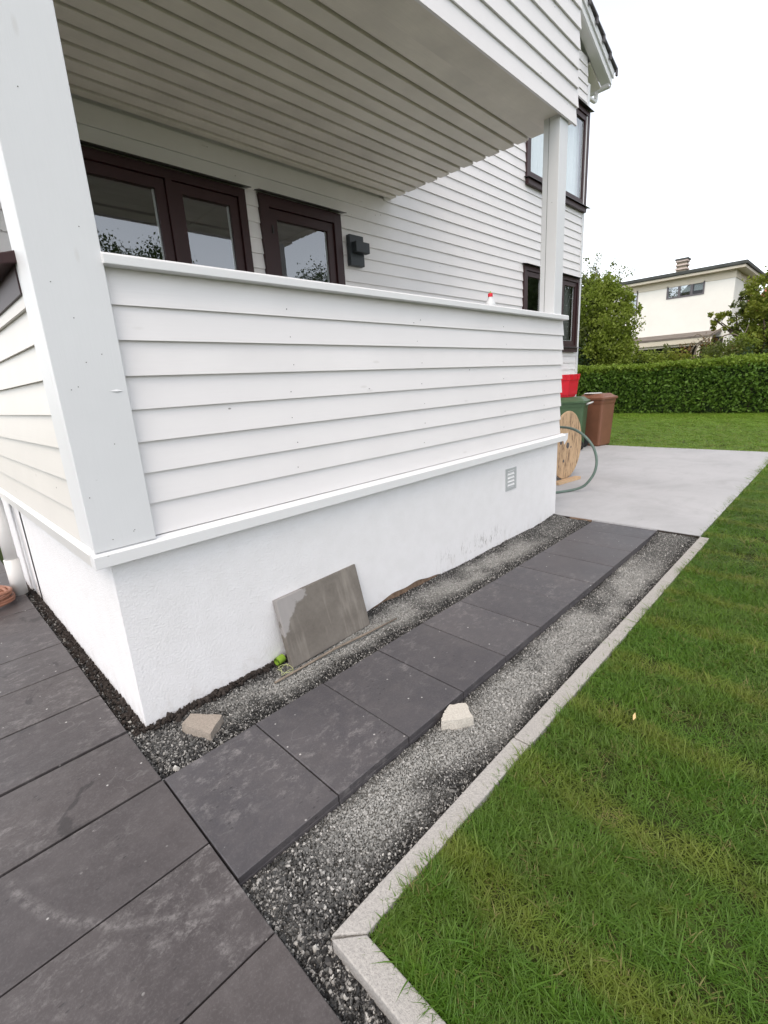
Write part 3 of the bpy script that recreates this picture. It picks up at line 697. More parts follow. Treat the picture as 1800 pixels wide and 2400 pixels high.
# vent in the base
vt = MB()
vx0, vx1, vz0, vz1, vy = 3.243, 3.431, .467, .671, YP - .006
vt.box(vx0, vx0 + .03, vy, YP + .01, vz0, vz1).box(vx1 - .03, vx1, vy, YP + .01, vz0, vz1)
for i in range(7):
    zc = vz0 + (vz1 - vz0) * i / 6.0
    h = .016 if 0 < i < 6 else .022
    a_ = vz0 if i == 0 else (vz1 - h if i == 6 else zc - .006); b_ = vz0 + h if i == 0 else (vz1 if i == 6 else zc + .006)
    vt.box(vx0 + .03, vx1 - .03, vy + .001, YP + .01, a_, b_)
vg = vt.build('vent', M['vent'], house)
for i in range(6):
    zc = vz0 + (vz1 - vz0) * (i + .5) / 6.0
    MB().hexa([(vx0 + .028, vy + .003, zc - .012), (vx1 - .028, vy + .003, zc - .012), (vx1 - .028, YP + .02, zc - .002), (vx0 + .028, YP + .02, zc - .002),
               (vx0 + .028, vy + .003, zc - .007), (vx1 - .028, vy + .003, zc - .007), (vx1 - .028, YP + .02, zc + .016), (vx0 + .028, YP + .02, zc + .016)]).build('louvre', M['louvre'], vg)

# ------------------------------------------------------------------ things at the house
t = thing('wall_lamp', 'dark grey cross shaped outdoor lamp on the white boards beside the veranda door', 'lamp', (3.63, 2.5, 2.81))
MB().box(3.524, 3.738, 2.455, 2.515, 2.817, 3.134).build('back_plate', M['lamp'], t, bevel=.004)
MB().box(3.555, 3.765, 2.385, 2.454, 2.945, 3.055).build('shade', M['lamp'], t, bevel=.004)
t = thing('bottle', 'small white bottle with a red cap on the veranda rail', 'bottle', (3.05, .335, 2.027))
MB().lathe((3.05, .335, 2.027), [(.040, 0), (.043, .004), (.042, .022), (.034, .040), (.023, .058), (.017, .072), (.016, .078)], 18).build('body', M['bottle'], t, smooth=True)
MB().lathe((3.05, .335, 2.103), [(.019, 0), (.019, .022), (.015, .027)], 16).build('cap', M['red'], t, smooth=False)
MB().lathe((3.05, .335, 2.130), [(.007, 0), (.004, .014)], 10).build('nozzle', M['lime'], t)

# leaning slab
t = MB(); hl = Vector((0, .098, .375)).normalized(); nl = Vector((0, -hl.z, hl.y)) 
def ls(u, v, n_): 
    p = Vector((.742 + u * .622, .158 + u * .022 + .042, -.046)) + hl * v * .398 + nl * n_
    return p
pts = [ls(0, 0, 0), ls(1, 0, 0), ls(1, 0, .042), ls(0, 0, .042), ls(0, 1, 0), ls(1, 1.04, 0), ls(1, 1.04, .042), ls(0, 1, .042)]
o = t.hexa(pts).build('paving_slab', M['oldslab'], None, bevel=.004, loc=(.74, .2, -.04))
tag(o, 'worn grey brown concrete slab leaning against the white base wall', 'paving slab')
# stick
o = MB().tube([(.594, .118, -.028), (.80, .124, -.030), (1.008, .121, -.024), (1.25, .104, -.026), (1.514, .085, -.022)], [.006, .007, .0075, .007, .005], 7).build('stick', M['rod'], None, smooth=True, loc=(.6, .118, -.028))
tag(o, 'thin brown stick lying on gravel along the foot of the leaning slab', 'stick')
t = thing('string_reel', 'lime green reel with loose pale string tucked behind the left edge of the leaning slab', 'reel', (.705, .262, -.04))
MB().tube([(.700, .258, -.012), (.748, .270, -.012)], .023, 16, caps=False).tube([(.700, .258, -.012), (.748, .270, -.012)], .017, 16, caps=False).build('reel', M['lime'], t, smooth=True)
MB().tube([(.70 + .03 * math.cos(a) + .012 * math.sin(2.3 * a), .185 + .045 * math.sin(a) + .012 * math.cos(1.7 * a), -.030 + .006 * math.sin(3 * a)) for a in np.linspace(0, 12, 60)], .0016, 5).build('string', M['string'], t)
# broken stones
def chunk(name, top, zt, zb_, mat, label, spread=.012, seed=0):
    r_ = random.Random(seed); pts = []
    n0 = len(top)
    for i in range(n0):
        a, b = top[i], top[(i + 1) % n0]
        for k_ in range(4):
            f_ = k_ / 4; j = .004 if k_ else 0
            pts.append((a[0] + (b[0] - a[0]) * f_ + r_.uniform(-j, j), a[1] + (b[1] - a[1]) * f_ + r_.uniform(-j, j)))
    cx_, cy_ = sum(p[0] for p in pts) / len(pts), sum(p[1] for p in pts) / len(pts); n = len(pts)
    v = [(x, y, zt(x, y)) for x, y in pts]
    for lev in (.5, 1.0):
        for x, y in pts:
            dx, dy = x - cx_, y - cy_; q = spread * lev * r_.uniform(.2, 1.3) / max(.001, math.hypot(dx, dy))
            zt_ = zt(x, y); v.append((x + dx * q, y + dy * q, zt_ + (zb_ - zt_) * lev))
    m = MB(); m.add(v, [tuple(range(n))] + [(l * n + i, l * n + (i + 1) % n, (l + 1) * n + (i + 1) % n, (l + 1) * n + i) for l in range(2) for i in range(n)] + [tuple(range(3 * n - 1, 2 * n - 1, -1))])
    o = m.build(name, mat, None, loc=(cx_, cy_, zb_)); tag(o, label, 'stone'); return o
chunk('stone_fragment', [(.170, -.014), (.111, .148), (.166, .182), (.266, .063)], lambda x, y: -.004 + (y * .05), -.055, M['stone_chip'], 'broken beige brown stone piece on the gravel near the house corner', .008, 3)
chunk('stone_fragment', [(1.019, -.850), (.902, -.758), (.940, -.738), (.977, -.727), (1.019, -.718), (1.076, -.768)], lambda x, y: -.001, -.055, M['stone_pale'], 'broken pale cream stone lying against the raised edge of the path', .004, 8)
# coiled brown hose by the end downpipe
hc = MB()
pts = []
for i in range(240):
    a = i / 240 * 2 * math.pi * 6.5; r_ = .15 + .02 * math.sin(a * .37); k_ = i / 240
    pts.append((-.335 + r_ * math.cos(a) + .012 * math.sin(a * 2.1), 2.66 + (r_ + .02) * math.sin(a), .014 + .105 * k_ + .014 * math.sin(a * 1.6)))
o = hc.tube(pts, .0125, 8).build('coiled_hose', M['hose_brown'], None, smooth=True, loc=(-.3, 2.7, 0)); tag(o, 'coil of terracotta brown hose on dark paving by the downpipe', 'hose')

# cable drum, plank, loose hose
t = thing('cable_drum', 'wooden cable drum standing on edge with worn chipboard side behind the veranda corner', 'cable drum', (6.02, 1.3, .03))
def flange(y0_, y1_, nm):
    m = MB(); m.lathe((6.02, y0_, .505), [(.468, .002), (.474, .006), (.474, y1_ - y0_ - .006), (.468, y1_ - y0_ - .002)], 56, 'y'); return m.build(nm, M['osb'], t)
f1 = flange(.94, .966, 'flange'); f2 = flange(1.52, 1.546, 'flange')
MB().lathe((6.02, .967, .505), [(.24, 0), (.24, .55)], 32, 'y').build('drum', M['osb'], t)
MB().lathe((6.02, .9395, .505), [(.042, -.0015), (.042, .003)], 18, 'y').build('hub_hole', M['seam'], f1)
for (x, z, r_) in ((5.80, .57, .03), (5.90, .30, .022), (6.13, .47, .014), (5.86, .62, .018)):
    MB().lathe((x, .9395, z), [(r_, -.001), (r_, .003)], 14, 'y').build('bolt_hole', M['seam'], f1)
MB().add([(5.86, .9375, .60), (6.00, .9375, .60), (6.01, .9375, .68), (5.85, .9375, .69), (5.90, .9375, .53)], [(0, 1, 2, 3), (4, 1, 0)]).build('paper_label', M['paper'], f1)
o = MB().hexa([(5.62, .868, .013), (6.16, .79, .013), (6.17, .88, .013), (5.63, .958, .013), (5.62, .868, .052), (6.16, .79, .052), (6.17, .88, .052), (5.63, .958, .052)]).build('timber_offcut', M['timber'], None, bevel=.002, loc=(5.9, .87, .013))
tag(o, 'short sawn timber piece on the concrete wedged under the wooden cable drum', 'plank')
hp = [(5.9, 1.75, .50), (5.82, 1.45, .70), (5.76, 1.14, .775), (5.70, .90, .795), (5.60, .70, .79), (5.52, .53, .725), (5.50, .42, .625), (5.49, .36, .53), (5.48, .325, .40), (5.46, .335, .27), (5.44, .385, .165), (5.42, .455, .075), (5.38, .57, .030), (5.17, .68, .028), (4.95, .86, .028), (4.9, 1.2, .028)]
def smooth_path(p, it=3):
    p = [Vector(q) for q in p]
    for _ in range(it):
        q = [p[0]]
        for a, b in zip(p[:-1], p[1:]): q += [a * .75 + b * .25, a * .25 + b * .75]
        p = q + [p[-1]]
    return p
o = MB().tube(smooth_path(hp), .0165, 10).build('garden_hose', M['hose_green'], None, smooth=True, loc=(5.4, .5, .02)); tag(o, 'stiff green grey hose springing in a big loop onto the concrete', 'hose')

# wheelie bins
def wheelie(loc, rz, mat, label, H=.93, wb=.44, db=.46, wt=.50, dt=.56, lidh=.11):
    t = thing('wheelie_bin', label, 'bin', loc, 'wheeled bins by the house corner')
    cr, sr = math.cos(rz), math.sin(rz)
    def T(x, y, z): return (loc[0] + x * cr - y * sr, loc[1] + x * sr + y * cr, loc[2] + z)
    def rring(w_, d_, z, r_=.05, n=4):
        out_ = []
        for cx_, cy_, a0 in ((w_/2 - r_, d_/2 - r_, 0), (-w_/2 + r_, d_/2 - r_, 90), (-w_/2 + r_, -d_/2 + r_, 180), (w_/2 - r_, -d_/2 + r_, 270)):
            for i in range(n): a = R(a0 + 90 * i / (n - 1)); out_.append((cx_ + r_ * math.cos(a), cy_ + r_ * math.sin(a), z))
        return out_
    def loft(rings, capt=True):
        m = MB(); n = len(rings[0]); v = [T(*p) for r_ in rings for p in r_]
        f = [(k * n + i, k * n + (i + 1) % n, (k + 1) * n + (i + 1) % n, (k + 1) * n + i) for k in range(len(rings) - 1) for i in range(n)]
        f += [tuple(range(n - 1, -1, -1)), tuple(range((len(rings) - 1) * n, len(rings) * n))]; return m.add(v, f)
    loft([rring(wb - .03, db - .03, .004), rring(wb, db, .03), rring(wt - .02, dt - .02, H - .10), rring(wt, dt, H - .07), rring(wt + .012, dt + .012, H - .02), rring(wt + .012, dt + .012, H)]).build('body', mat, t)
    lid = loft([rring(wt + .05, dt + .06, H + .002), rring(wt + .05, dt + .06, H + .035), rring(wt + .02, dt + .03, H + .048), rring(wt - .02, dt - .02, H + .055), rring(wt - .14, dt - .16, H + lidh)]).build('lid', mat, t)
    m = MB(); m.tube([T(-wt * .32, dt / 2 + .02, H - .03), T(-wt * .32, dt / 2 + .085, H - .005), T(wt * .32, dt / 2 + .085, H - .005), T(wt * .32, dt / 2 + .02, H - .03)], .017, 8); m.build('handle', M['handle'] if 'green' in label else mat, t, smooth=True)  # pale handle on the green bin: sky shine put into its colour
    for s_ in (-1, 1):
        p0, p1 = T(s_ * (wb / 2 + .002), db / 2 - .02, .10), T(s_ * (wb / 2 + .045), db / 2 - .02, .10)
        wh = MB().tube([p0, p1], .10, 20).build('wheel', M['rubber'], t)
        MB().tube([T(s_ * (wb / 2 + .0455), db / 2 - .02, .10), T(s_ * (wb / 2 + .05), db / 2 - .02, .10)], .05, 14).build('hub', M['handle'], wh)
    return t, T
bb, TB = wheelie((9.64, 1.945, .012), R(-10), M['brown_bin'], 'brown wheelie bin with a closed lid at the edge of the concrete by the lawn', .935)
MB().lathe(TB(-.05, .06, 1.046), [(.17, 0), (.175, .008), (.16, .016)], 24).build('rim', M['handle'], bb)
gbn, TG = wheelie((8.93, 2.16, .012), R(192), M['green_bin'], 'green wheelie bin under the red tub, closest to the house wall', .91)
# red tub on the green bin
t = MB(); cx_, cy_, z0_ = 8.93, 2.340, 1.037
def rr(h_, z): return [(cx_ - h_, cy_ - h_ * .98, z), (cx_ + h_, cy_ - h_ * .98, z), (cx_ + h_, cy_ + h_ * .98, z), (cx_ - h_, cy_ + h_ * .98, z)]
rings = [rr(.175, z0_), rr(.190, z0_ + .165), rr(.196, z0_ + .172), rr(.205, z0_ + .315), rr(.226, z0_ + .318), rr(.236, z0_ + .43), rr(.222, z0_ + .43), rr(.195, z0_ + .04)]
v = [p for r_ in rings for p in r_]; n = 4
tub = thing('plastic_tub', 'bright red plastic tub with a deep rim standing on the green bin', 'tub', (cx_, cy_, z0_))
t.add(v, [(k_ * n + i, k_ * n + (i + 1) % n, (k_ + 1) * n + (i + 1) % n, (k_ + 1) * n + i) for k_ in range(len(rings) - 1) for i in range(n)] + [(3, 2, 1, 0), tuple(range(len(v) - 4, len(v)))])
t.build('body', M['red'], tub, bevel=.006)
for s_ in (-.12, .12): MB().box(cx_ + s_ - .012, cx_ + s_ + .012, cy_ - .238, cy_ - .205, z0_ + .33, z0_ + .415).build('rib', M['red'], tub)
for s_ in (-.12, .12): MB().box(cx_ - .240, cx_ - .21, cy_ + s_ - .012, cy_ + s_ + .012, z0_ + .33, z0_ + .415).build('rib', M['red'], tub)
# board left along the concrete edge
tag(MB().box(4.262, 4.2755, -1.05, -.712, -.06, .006).build('edge_soil', M['soil']), kind='structure'); tag(MB().box(4.262, 4.2755, .121, .297, -.06, .006).build('edge_soil', M['soil']), kind='structure')
o = MB().box(4.256, 4.2755, -.105, .12, -.06, .006).build('timber_strip', M['footing'], None, loc=(4.26, 0, -.06)); tag(o, 'short brown strip of wood along the concrete edge left of the path', 'wood strip')
# dry leaf on the lawn
o = MB().add([(1.395, -1.40, .034), (1.413, -1.393, .045), (1.430, -1.397, .052), (1.412, -1.406, .040)], [(0, 1, 2, 3)]).build('fallen_leaf', M['dryleaf'], None, loc=(1.41, -1.4, .04)); tag(o, 'single pale dry leaf lying on top of the lawn grass', 'leaf')

# ------------------------------------------------------------------ scattered stuff (geometry nodes instances)
def scatter(name, pts, rots, scl, idx, sources, mat):
    coll = bpy.data.collections.new(name + ' pieces')
    for i, (V, F) in enumerate(sources):
        me = bpy.data.meshes.new('%s piece %02d' % (name, i)); me.from_pydata([tuple(map(float, v)) for v in V], [], F); me.materials.append(mat); me.update()
        coll.objects.link(bpy.data.objects.new('%s piece %02d' % (name, i), me))
    me = bpy.data.meshes.new(name); me.vertices.add(len(pts)); me.vertices.foreach_set('co', np.asarray(pts, np.float32).ravel())
    a = me.attributes.new('rot', 'FLOAT_VECTOR', 'POINT'); a.data.foreach_set('vector', np.asarray(rots, np.float32).ravel())
    a = me.attributes.new('scl', 'FLOAT_VECTOR', 'POINT'); a.data.foreach_set('vector', np.asarray(scl, np.float32).ravel())
    a = me.attributes.new('idx', 'INT', 'POINT'); a.data.foreach_set('value', np.asarray(idx, np.int32))
    me.materials.append(mat)
    o = bpy.data.objects.new(name, me); sc.collection.objects.link(o)
    g = bpy.data.node_groups.new(name + ' scatter', 'GeometryNodeTree')
    g.interface.new_socket('Geometry', in_out='INPUT', socket_type='NodeSocketGeometry'); g.interface.new_socket('Geometry', in_out='OUTPUT', socket_type='NodeSocketGeometry')
    N = g.nodes.new; gi, go = N('NodeGroupInput'), N('NodeGroupOutput'); iop = N('GeometryNodeInstanceOnPoints'); ci = N('GeometryNodeCollectionInfo')
    ci.inputs['Collection'].default_value = coll; ci.inputs['Separate Children'].default_value = True; ci.inputs['Reset Children'].default_value = True
    def na(nm, ty):
        q = N('GeometryNodeInputNamedAttribute'); q.data_type = ty; q.inputs['Name'].default_value = nm; return q.outputs['Attribute']
    L = g.links.new
    L(gi.outputs[0], iop.inputs['Points']); L(ci.outputs[0], iop.inputs['Instance']); iop.inputs['Pick Instance'].default_value = True
    L(na('idx', 'INT'), iop.inputs['Instance Index'])
    e2r = N('FunctionNodeEulerToRotation'); L(na('rot', 'FLOAT_VECTOR'), e2r.inputs[0]); L(e2r.outputs[0], iop.inputs['Rotation'])
    L(na('scl', 'FLOAT_VECTOR'), iop.inputs['Scale']); L(iop.outputs[0], go.inputs[0])
    md = o.modifiers.new('scatter', 'NODES'); md.node_group = g
    tag(o, kind='stuff'); return o
CW = np.array(cam.matrix_world)
def in_frame(P, margin=1.18):
    d = (P - CW[:3, 3]) @ CW[:3, :3]; zz_ = -d[:, 2]; f_ = 1104.78
    return (zz_ > .1) & (np.abs(d[:, 0] / np.maximum(zz_, .1)) * f_ < 900 * margin + 60) & (np.abs(d[:, 1] / np.maximum(zz_, .1)) * f_ < 1200 * margin + 60)

# gravel stones
def pebble(seed):
    r_ = np.random.default_rng(seed); bm = bmesh.new(); bmesh.ops.create_icosphere(bm, subdivisions=1, radius=1)
    d = r_.normal(size=(6, 3)); 
    for v_ in bm.verts:
        p = np.array(v_.co); k_ = min([1.0] + [.55 + .4 * r_.random() for q in d if p @ q > 1.0]); v_.co = Vector(p * k_ * np.array([1.25, .9, .65]) * r_.uniform(.8, 1.1))
    V = [tuple(v_.co) for v_ in bm.verts]; bm.verts.index_update(); F = [tuple(v_.index for v_ in f_.verts) for f_ in bm.faces]; bm.free(); return V, F
def strip(n, x0, x1, y0, y1): return np.column_stack([rng.uniform(x0, x1, n), rng.uniform(y0, y1, n)])
P = np.concatenate([strip(62000, 0, 4.27, -1.052, -.712), strip(70000, -.076, 4.27, -.112, .30), strip(9000, -.085, .012, -1.9, -.712), strip(2600, -.078, .0, .25, 2.9)])
P = P[~((P[:, 0] > .0) & (P[:, 1] > .298) & (P[:, 0] < 4.28))]
dist = np.hypot(P[:, 0] - CAM.x, P[:, 1] - CAM.y)
keep = in_frame(np.column_stack([P, np.full(len(P), -.04)])); P = P[keep]; dist = dist[keep]
n = len(P)
edge = np.minimum.reduce([np.abs(P[:, 1] - y) for y in (-1.052, -.711, -.112, .298)])
zz_ = -.046 + .007 * vnoise(P, 1, 9) + .0035 * vnoise(P, 6, 27) + rng.uniform(0, .004, n) - .004 * (edge < .03) + .034 * np.clip((P[:, 0] - 3.95) / .3, 0, 1) + .032 * np.clip((P[:, 1] - .15) / .14, 0, 1) * np.clip((P[:, 0] - .9) / .3, 0, 1)
s_ = .0037 * (1 + .45 * np.clip(1 - (P[:, 0] - .05) / .35, 0, 1)) * np.exp(rng.normal(0, .28, n)) * np.where(rng.random(n) < .02, 1.55, 1.0)
in_soil = (P[:, 1] > .30); zz_ = np.where(in_soil, -.040, zz_)
scatter('gravel', np.column_stack([P, zz_]), rng.uniform(0, 6.28, (n, 3)), np.repeat(s_[:, None], 3, 1) * rng.uniform(.75, 1.3, (n, 3)), rng.integers(0, 7, n), [pebble(i) for i in range(7)], M['gravel'])
# clods of dark soil along the foot of the front wall near the corner and along the end wall
n = 900; cx1 = rng.uniform(0, 1.0, n); P1 = np.column_stack([cx1, .298 - np.abs(rng.normal(0, .016, n)), -.035 + rng.uniform(-.01, .012, n)])
n2 = 1500; P2 = np.column_stack([-np.abs(rng.normal(.0, .03, n2)), rng.uniform(.28, 2.9, n2), -.040 + rng.uniform(-.008, .012, n2)]); P2 = P2[P2[:, 0] > -.076]
PC = np.concatenate([P1, P2]); n = len(PC); s_ = .0085 * np.exp(rng.normal(0, .4, n))
scatter('soil_clods', PC, rng.uniform(0, 6.28, (n, 3)), np.repeat(s_[:, None], 3, 1), rng.integers(0, 5, n), [pebble(i + 30) for i in range(5)], M['soil'])

# grass
def tuft(seed, nb=13, rad=.035, wide=1.0, high=1.0):
    r_ = np.random.default_rng(seed); V = []; F = []
    for b in range(nb):
        a = r_.uniform(0, 6.28); rr_ = rad * math.sqrt(r_.random()); bx, by = rr_ * math.cos(a), rr_ * math.sin(a)
        h = r_.uniform(.55, 1.15) * .052 * high; lean = r_.uniform(.2, 1.5); da = r_.uniform(0, 6.28); wdt = r_.uniform(.0010, .0017) * wide
        dx, dy = math.cos(da), math.sin(da); sx, sy = -dy * wdt, dx * wdt; base = len(V)
        for k_, t_ in enumerate((0, .4, .75, 1.0)):
            out_ = h * lean * t_ ** 1.7; z = h * (t_ - .28 * lean * t_ ** 2); wk = (1, .95, .65, 0)[k_]
            cx2, cy2 = bx + dx * out_, by + dy * out_
            if k_ < 3: V += [(cx2 - sx * wk, cy2 - sy * wk, z), (cx2 + sx * wk, cy2 + sy * wk, z)]
            else: V.append((cx2, cy2, z))
        F += [(base, base + 1, base + 3, base + 2), (base + 2, base + 3, base + 5, base + 4), (base + 4, base + 5, base + 6)]
    return V, F
def lawn_pts():
    out_ = []
    def zone(x0, x1, y0, y1, dens):
        n_ = int((x1 - x0) * (y1 - y0) * dens); return strip(n_, x0, x1, y0, y1)
    z1 = zone(.115, 3.5, -3.4, -1.150, 3600); z2 = zone(3.5, 7.0, -4.5, -1.06, 1500); z3 = zone(7, 10.0, -6.0, -1.06, 1100)
    z4 = zone(10.0, 18.0, -8, 7, 620); z5 = zone(9.66, 10.0, -1.06, 2.6, 900)
    z6 = zone(3.5, 4.3, -1.3, -1.118, 1200)
    P_ = np.concatenate([z1, z2, z3, z4, z5, z6])
    P_ = P_[~((P_[:, 0] < 4.276) & (P_[:, 1] > -1.150))]; P_ = P_[~((P_[:, 0] > 4.2) & (P_[:, 0] < 9.7) & (P_[:, 1] > -1.095) & (P_[:, 1] < -1.04))]
    # ragged fringe over the kerb and the slab edge
    fr = np.concatenate([np.column_stack([rng.uniform(.1, 4.276, 900), -1.150 - np.abs(rng.normal(0, .012, 900)) + .022 * (rng.random(900) < .22)]), np.column_stack([rng.uniform(4.276, 9.65, 3600), -1.092 + rng.normal(0, .016, 3600)]), np.column_stack([.118 + rng.normal(0, .010, 500), rng.uniform(-3, -1.15, 500)]), np.column_stack([9.675 + rng.normal(0, .02, 900), rng.uniform(-1.06, 2.5, 900)])])
    return np.concatenate([P_, fr])
P = lawn_pts(); P = P[rng.random(len(P)) < np.clip(.80 + .55 * vnoise(P, 31, 6), .35, 1)]; keep = in_frame(np.column_stack([P, np.zeros(len(P))]), 1.22); P = P[keep]; n = len(P)
dist = np.hypot(P[:, 0] - CAM.x, P[:, 1] - CAM.y)
hgt = np.clip(1.0 + .34 * vnoise(P, 21, 2.2) + .24 * vnoise(P, 22, 9), .45, 1.7) * np.exp(rng.normal(0, .16, n))
wide = np.clip(1 + (dist - 2.5) * .13, 1, 2.6)
hs_ = hgt * np.clip(1.05 - (dist - 4) * .05, .55, 1.0)
sc3 = np.column_stack([wide * 1.0, wide * 1.0, hs_ * .68])
rot = np.column_stack([rng.normal(0, .16, n), rng.normal(0, .16, n), rng.uniform(0, 6.28, n)])
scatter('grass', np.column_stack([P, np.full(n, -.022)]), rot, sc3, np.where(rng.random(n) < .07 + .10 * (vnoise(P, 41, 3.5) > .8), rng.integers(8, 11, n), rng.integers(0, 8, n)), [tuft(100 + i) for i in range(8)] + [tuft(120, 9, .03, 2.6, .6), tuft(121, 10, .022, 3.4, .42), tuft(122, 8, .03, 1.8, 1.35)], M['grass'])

# ------------------------------------------------------------------ planting
def leaf_quads(C_, size, up_bias=.3, aspect=.6, r_=rng):
    n_ = len(C_); u = r_.normal(size=(n_, 3)); u /= np.linalg.norm(u, axis=1)[:, None]
    w_ = r_.normal(size=(n_, 3)); w_[:, 2] += up_bias; v_ = np.cross(w_, u); v_ /= np.linalg.norm(v_, axis=1)[:, None]
    s__ = (size * r_.uniform(.6, 1.35, n_))[:, None]
    V = np.stack([C_ - u * s__, C_ + v_ * s__ * aspect - u * s__ * .1, C_ + u * s__, C_ - v_ * s__ * aspect - u * s__ * .1], 1).reshape(-1, 3)
    return V, np.arange(n_ * 4).reshape(-1, 4)
# hedge
hedge = thing('hedge', 'long clipped green hedge across the far end of the lawn', 'hedge', (18.4, -3, 0))
def hedge_pts(n_, x0, x1, y0, y1, h):
    y = rng.uniform(y0, y1, n_); q = rng.random(n_); side = q < .62
    z = np.where(side, h * rng.random(n_) ** .85, h + rng.normal(0, .035, n_)); x = np.where(side, x0 + np.abs(rng.normal(0, .09, n_)), rng.uniform(x0, x1, n_))
    bul = .10 * vnoise(np.column_stack([y, z]), 4, 1.6); x = x + np.where(side, bul + .10 * (1 - z / h) ** 2, 0); z = z + np.where(side, 0, .085 * vnoise(np.column_stack([x, y]), 9, 2.2) + .04)
    return np.column_stack([x, y, z])
HP = hedge_pts(34000, 17.75, 18.7, -9, 8, 1.56); top = HP[:, 2] > 1.40 + .12 * rng.random(len(HP))
HP[:, 0] -= np.where(rng.random(len(HP)) < .35, np.abs(rng.normal(0, .10, len(HP))), 0); V, F = leaf_quads(HP[~top], .052); tag(fast_mesh('foliage', V, F, M['hedge'], hedge), kind='stuff')
V, F = leaf_quads(np.concatenate([HP[top], HP[top] + rng.normal(0, .03, (top.sum(), 3)) + np.array([0, 0, .03])]), .045, .8); tag(fast_mesh('new_growth', V, F, M['hedge_new'], hedge), kind='stuff')
for y in np.arange(-8.8, 8, .55):
    yy = y + random.uniform(-.15, .15); pt = [(18.15, yy, -.1), (18.1 + random.uniform(-.08, .08), yy + random.uniform(-.1, .1), .6), (18.15, yy + random.uniform(-.2, .2), 1.35)]
    MB().tube(pt, [.035, .025, .012], 6).build('stem', M['bark'], hedge, smooth=True)
MB().box(18.1, 18.5, -9, 8, -.05, 1.42).build('dark_core', M['tree_d'], hedge)  # solid box added inside the hedge, its inner shade put into the colour

def branchy(base, tips, r0, mat, parent, name='branch'):
    for t_ in tips:
        b = Vector(base); e = Vector(t_); mid = (b + e) / 2 + Vector((random.uniform(-1, 1), random.uniform(-1, 1), random.uniform(-.2, .6))) * (e - b).length * .14
        MB().tube(smooth_path([b, mid, e], 2), [r0 * (1 - i / 9.6) for i in range(9)][:len(smooth_path([b, mid, e], 2))] if False else list(np.linspace(r0, r0 * .2, len(smooth_path([b, mid, e], 2)))), 6).build(name, mat, parent, smooth=True)
def tree(name, label, base, blobs, mats, n_per, leaf, trunk_r, bark, group=None, cat='tree', spill=.5, twigs=()):
    t_ = thing(name, label, cat, base, group)
    cen = Vector(np.mean([b[:3] for b in blobs], 0)); fork = Vector(base) * .62 + Vector((cen.x, cen.y, cen.z)) * .38
    MB().tube(smooth_path([Vector(base) - Vector((0, 0, .1)), Vector(base) * .6 + fork * .4 + Vector((random.uniform(-.1, .1), random.uniform(-.1, .1), 0)), fork], 2), list(np.linspace(trunk_r, trunk_r * .7, len(smooth_path([base, base, base], 2)))), 9).build('trunk', bark, t_, smooth=True)
    branchy(fork, [b[:3] for b in blobs] , trunk_r * .5, bark, t_)
    for tw in twigs: MB().tube(tw, list(np.linspace(.018, .004, len(tw))), 5).build('twig', bark, t_, smooth=True)
    per = {}
    for i, b in enumerate(blobs):
        c = np.array(b[:3]); rad = np.array(b[3:6]) if len(b) >= 6 else np.array([b[3]] * 3); k_ = int(n_per * (rad.prod() ** (2 / 3)))
        ns = max(5, k_ // 40); d = rng.normal(size=(ns, 3)); d /= np.linalg.norm(d, axis=1)[:, None]
        cl = c + d * rad * (rng.uniform(.45, 1.08, ns) ** .6)[:, None]                     # leaf clumps through the crown, most near its surface
        w_ = rng.integers(0, ns, k_); p = cl[w_] + rng.normal(0, 1, (k_, 3)) * rad.mean() * .17
        per.setdefault(mats[i % len(mats)], []).append(p)
    for j, (mn, ps) in enumerate(per.items()):
        V, F = leaf_quads(np.concatenate(ps), leaf, .5); tag(fast_mesh('crown', V, F, M[mn], t_), kind='stuff')
    return t_
def ray_pt(u, w_, x):   # the place at depth plane x that the photograph shows at pixel (u, w_)
    d = CW[:3, :3] @ np.array([(u - 900) / 1104.78, -(w_ - 1200) / 1104.78, -1.0]); k_ = (x - CAM.x) / d[0]; return tuple(np.array(CAM) + d * k_)
def bl(u, w_, x, r_, ry=None, rz=None): return ray_pt(u, w_, x) + ((r_, ry or r_, rz or r_))
b = ray_pt(1405, 905, 22); base = (b[0], b[1], 0)
tree('leafy_tree', 'dense yellowish green tree directly beside the white house corner', base,
     [bl(1400, 720, 22, .95), bl(1440, 760, 21.6, .85), bl(1385, 780, 22, .95), bl(1430, 820, 21.4, .9), bl(1470, 850, 21.2, .75), bl(1380, 850, 21.8, .95), bl(1415, 680, 22.4, .62), bl(1455, 705, 22, .48), bl(1360, 700, 22.5, .9), bl(1480, 720, 22, .35), bl(1350, 800, 22.5, .9), bl(1500, 870, 21, .5), bl(1395, 655, 22.5, .3)],
     ['tree_a', 'tree_a', 'tree_c', 'tree_a', 'tree_a', 'tree_d'], 4300, .060, .14, M['bark'],
     twigs=[[ray_pt(1400, 690, 22.4), ray_pt(1395, 640, 22.4), ray_pt(1402, 600, 22.4)], [ray_pt(1430, 690, 22.4), ray_pt(1450, 650, 22.4), ray_pt(1466, 630, 22.4)], [ray_pt(1380, 690, 22.4), ray_pt(1372, 640, 22.4), ray_pt(1374, 606, 22.4)]])
t = thing('twiggy_tree', 'thin grey green sparse tree top rising behind the dense tree', 'tree', (ray_pt(1400, 900, 25)[0], ray_pt(1400, 900, 25)[1], 0))
bs = Vector((ray_pt(1400, 900, 25)[0], ray_pt(1400, 900, 25)[1], 0)); LP = []
MB().tube([bs, bs + Vector((0, 0, 3)), Vector(ray_pt(1405, 640, 25))], [.12, .09, .03], 8).build('trunk', M['bark'], t, smooth=True)
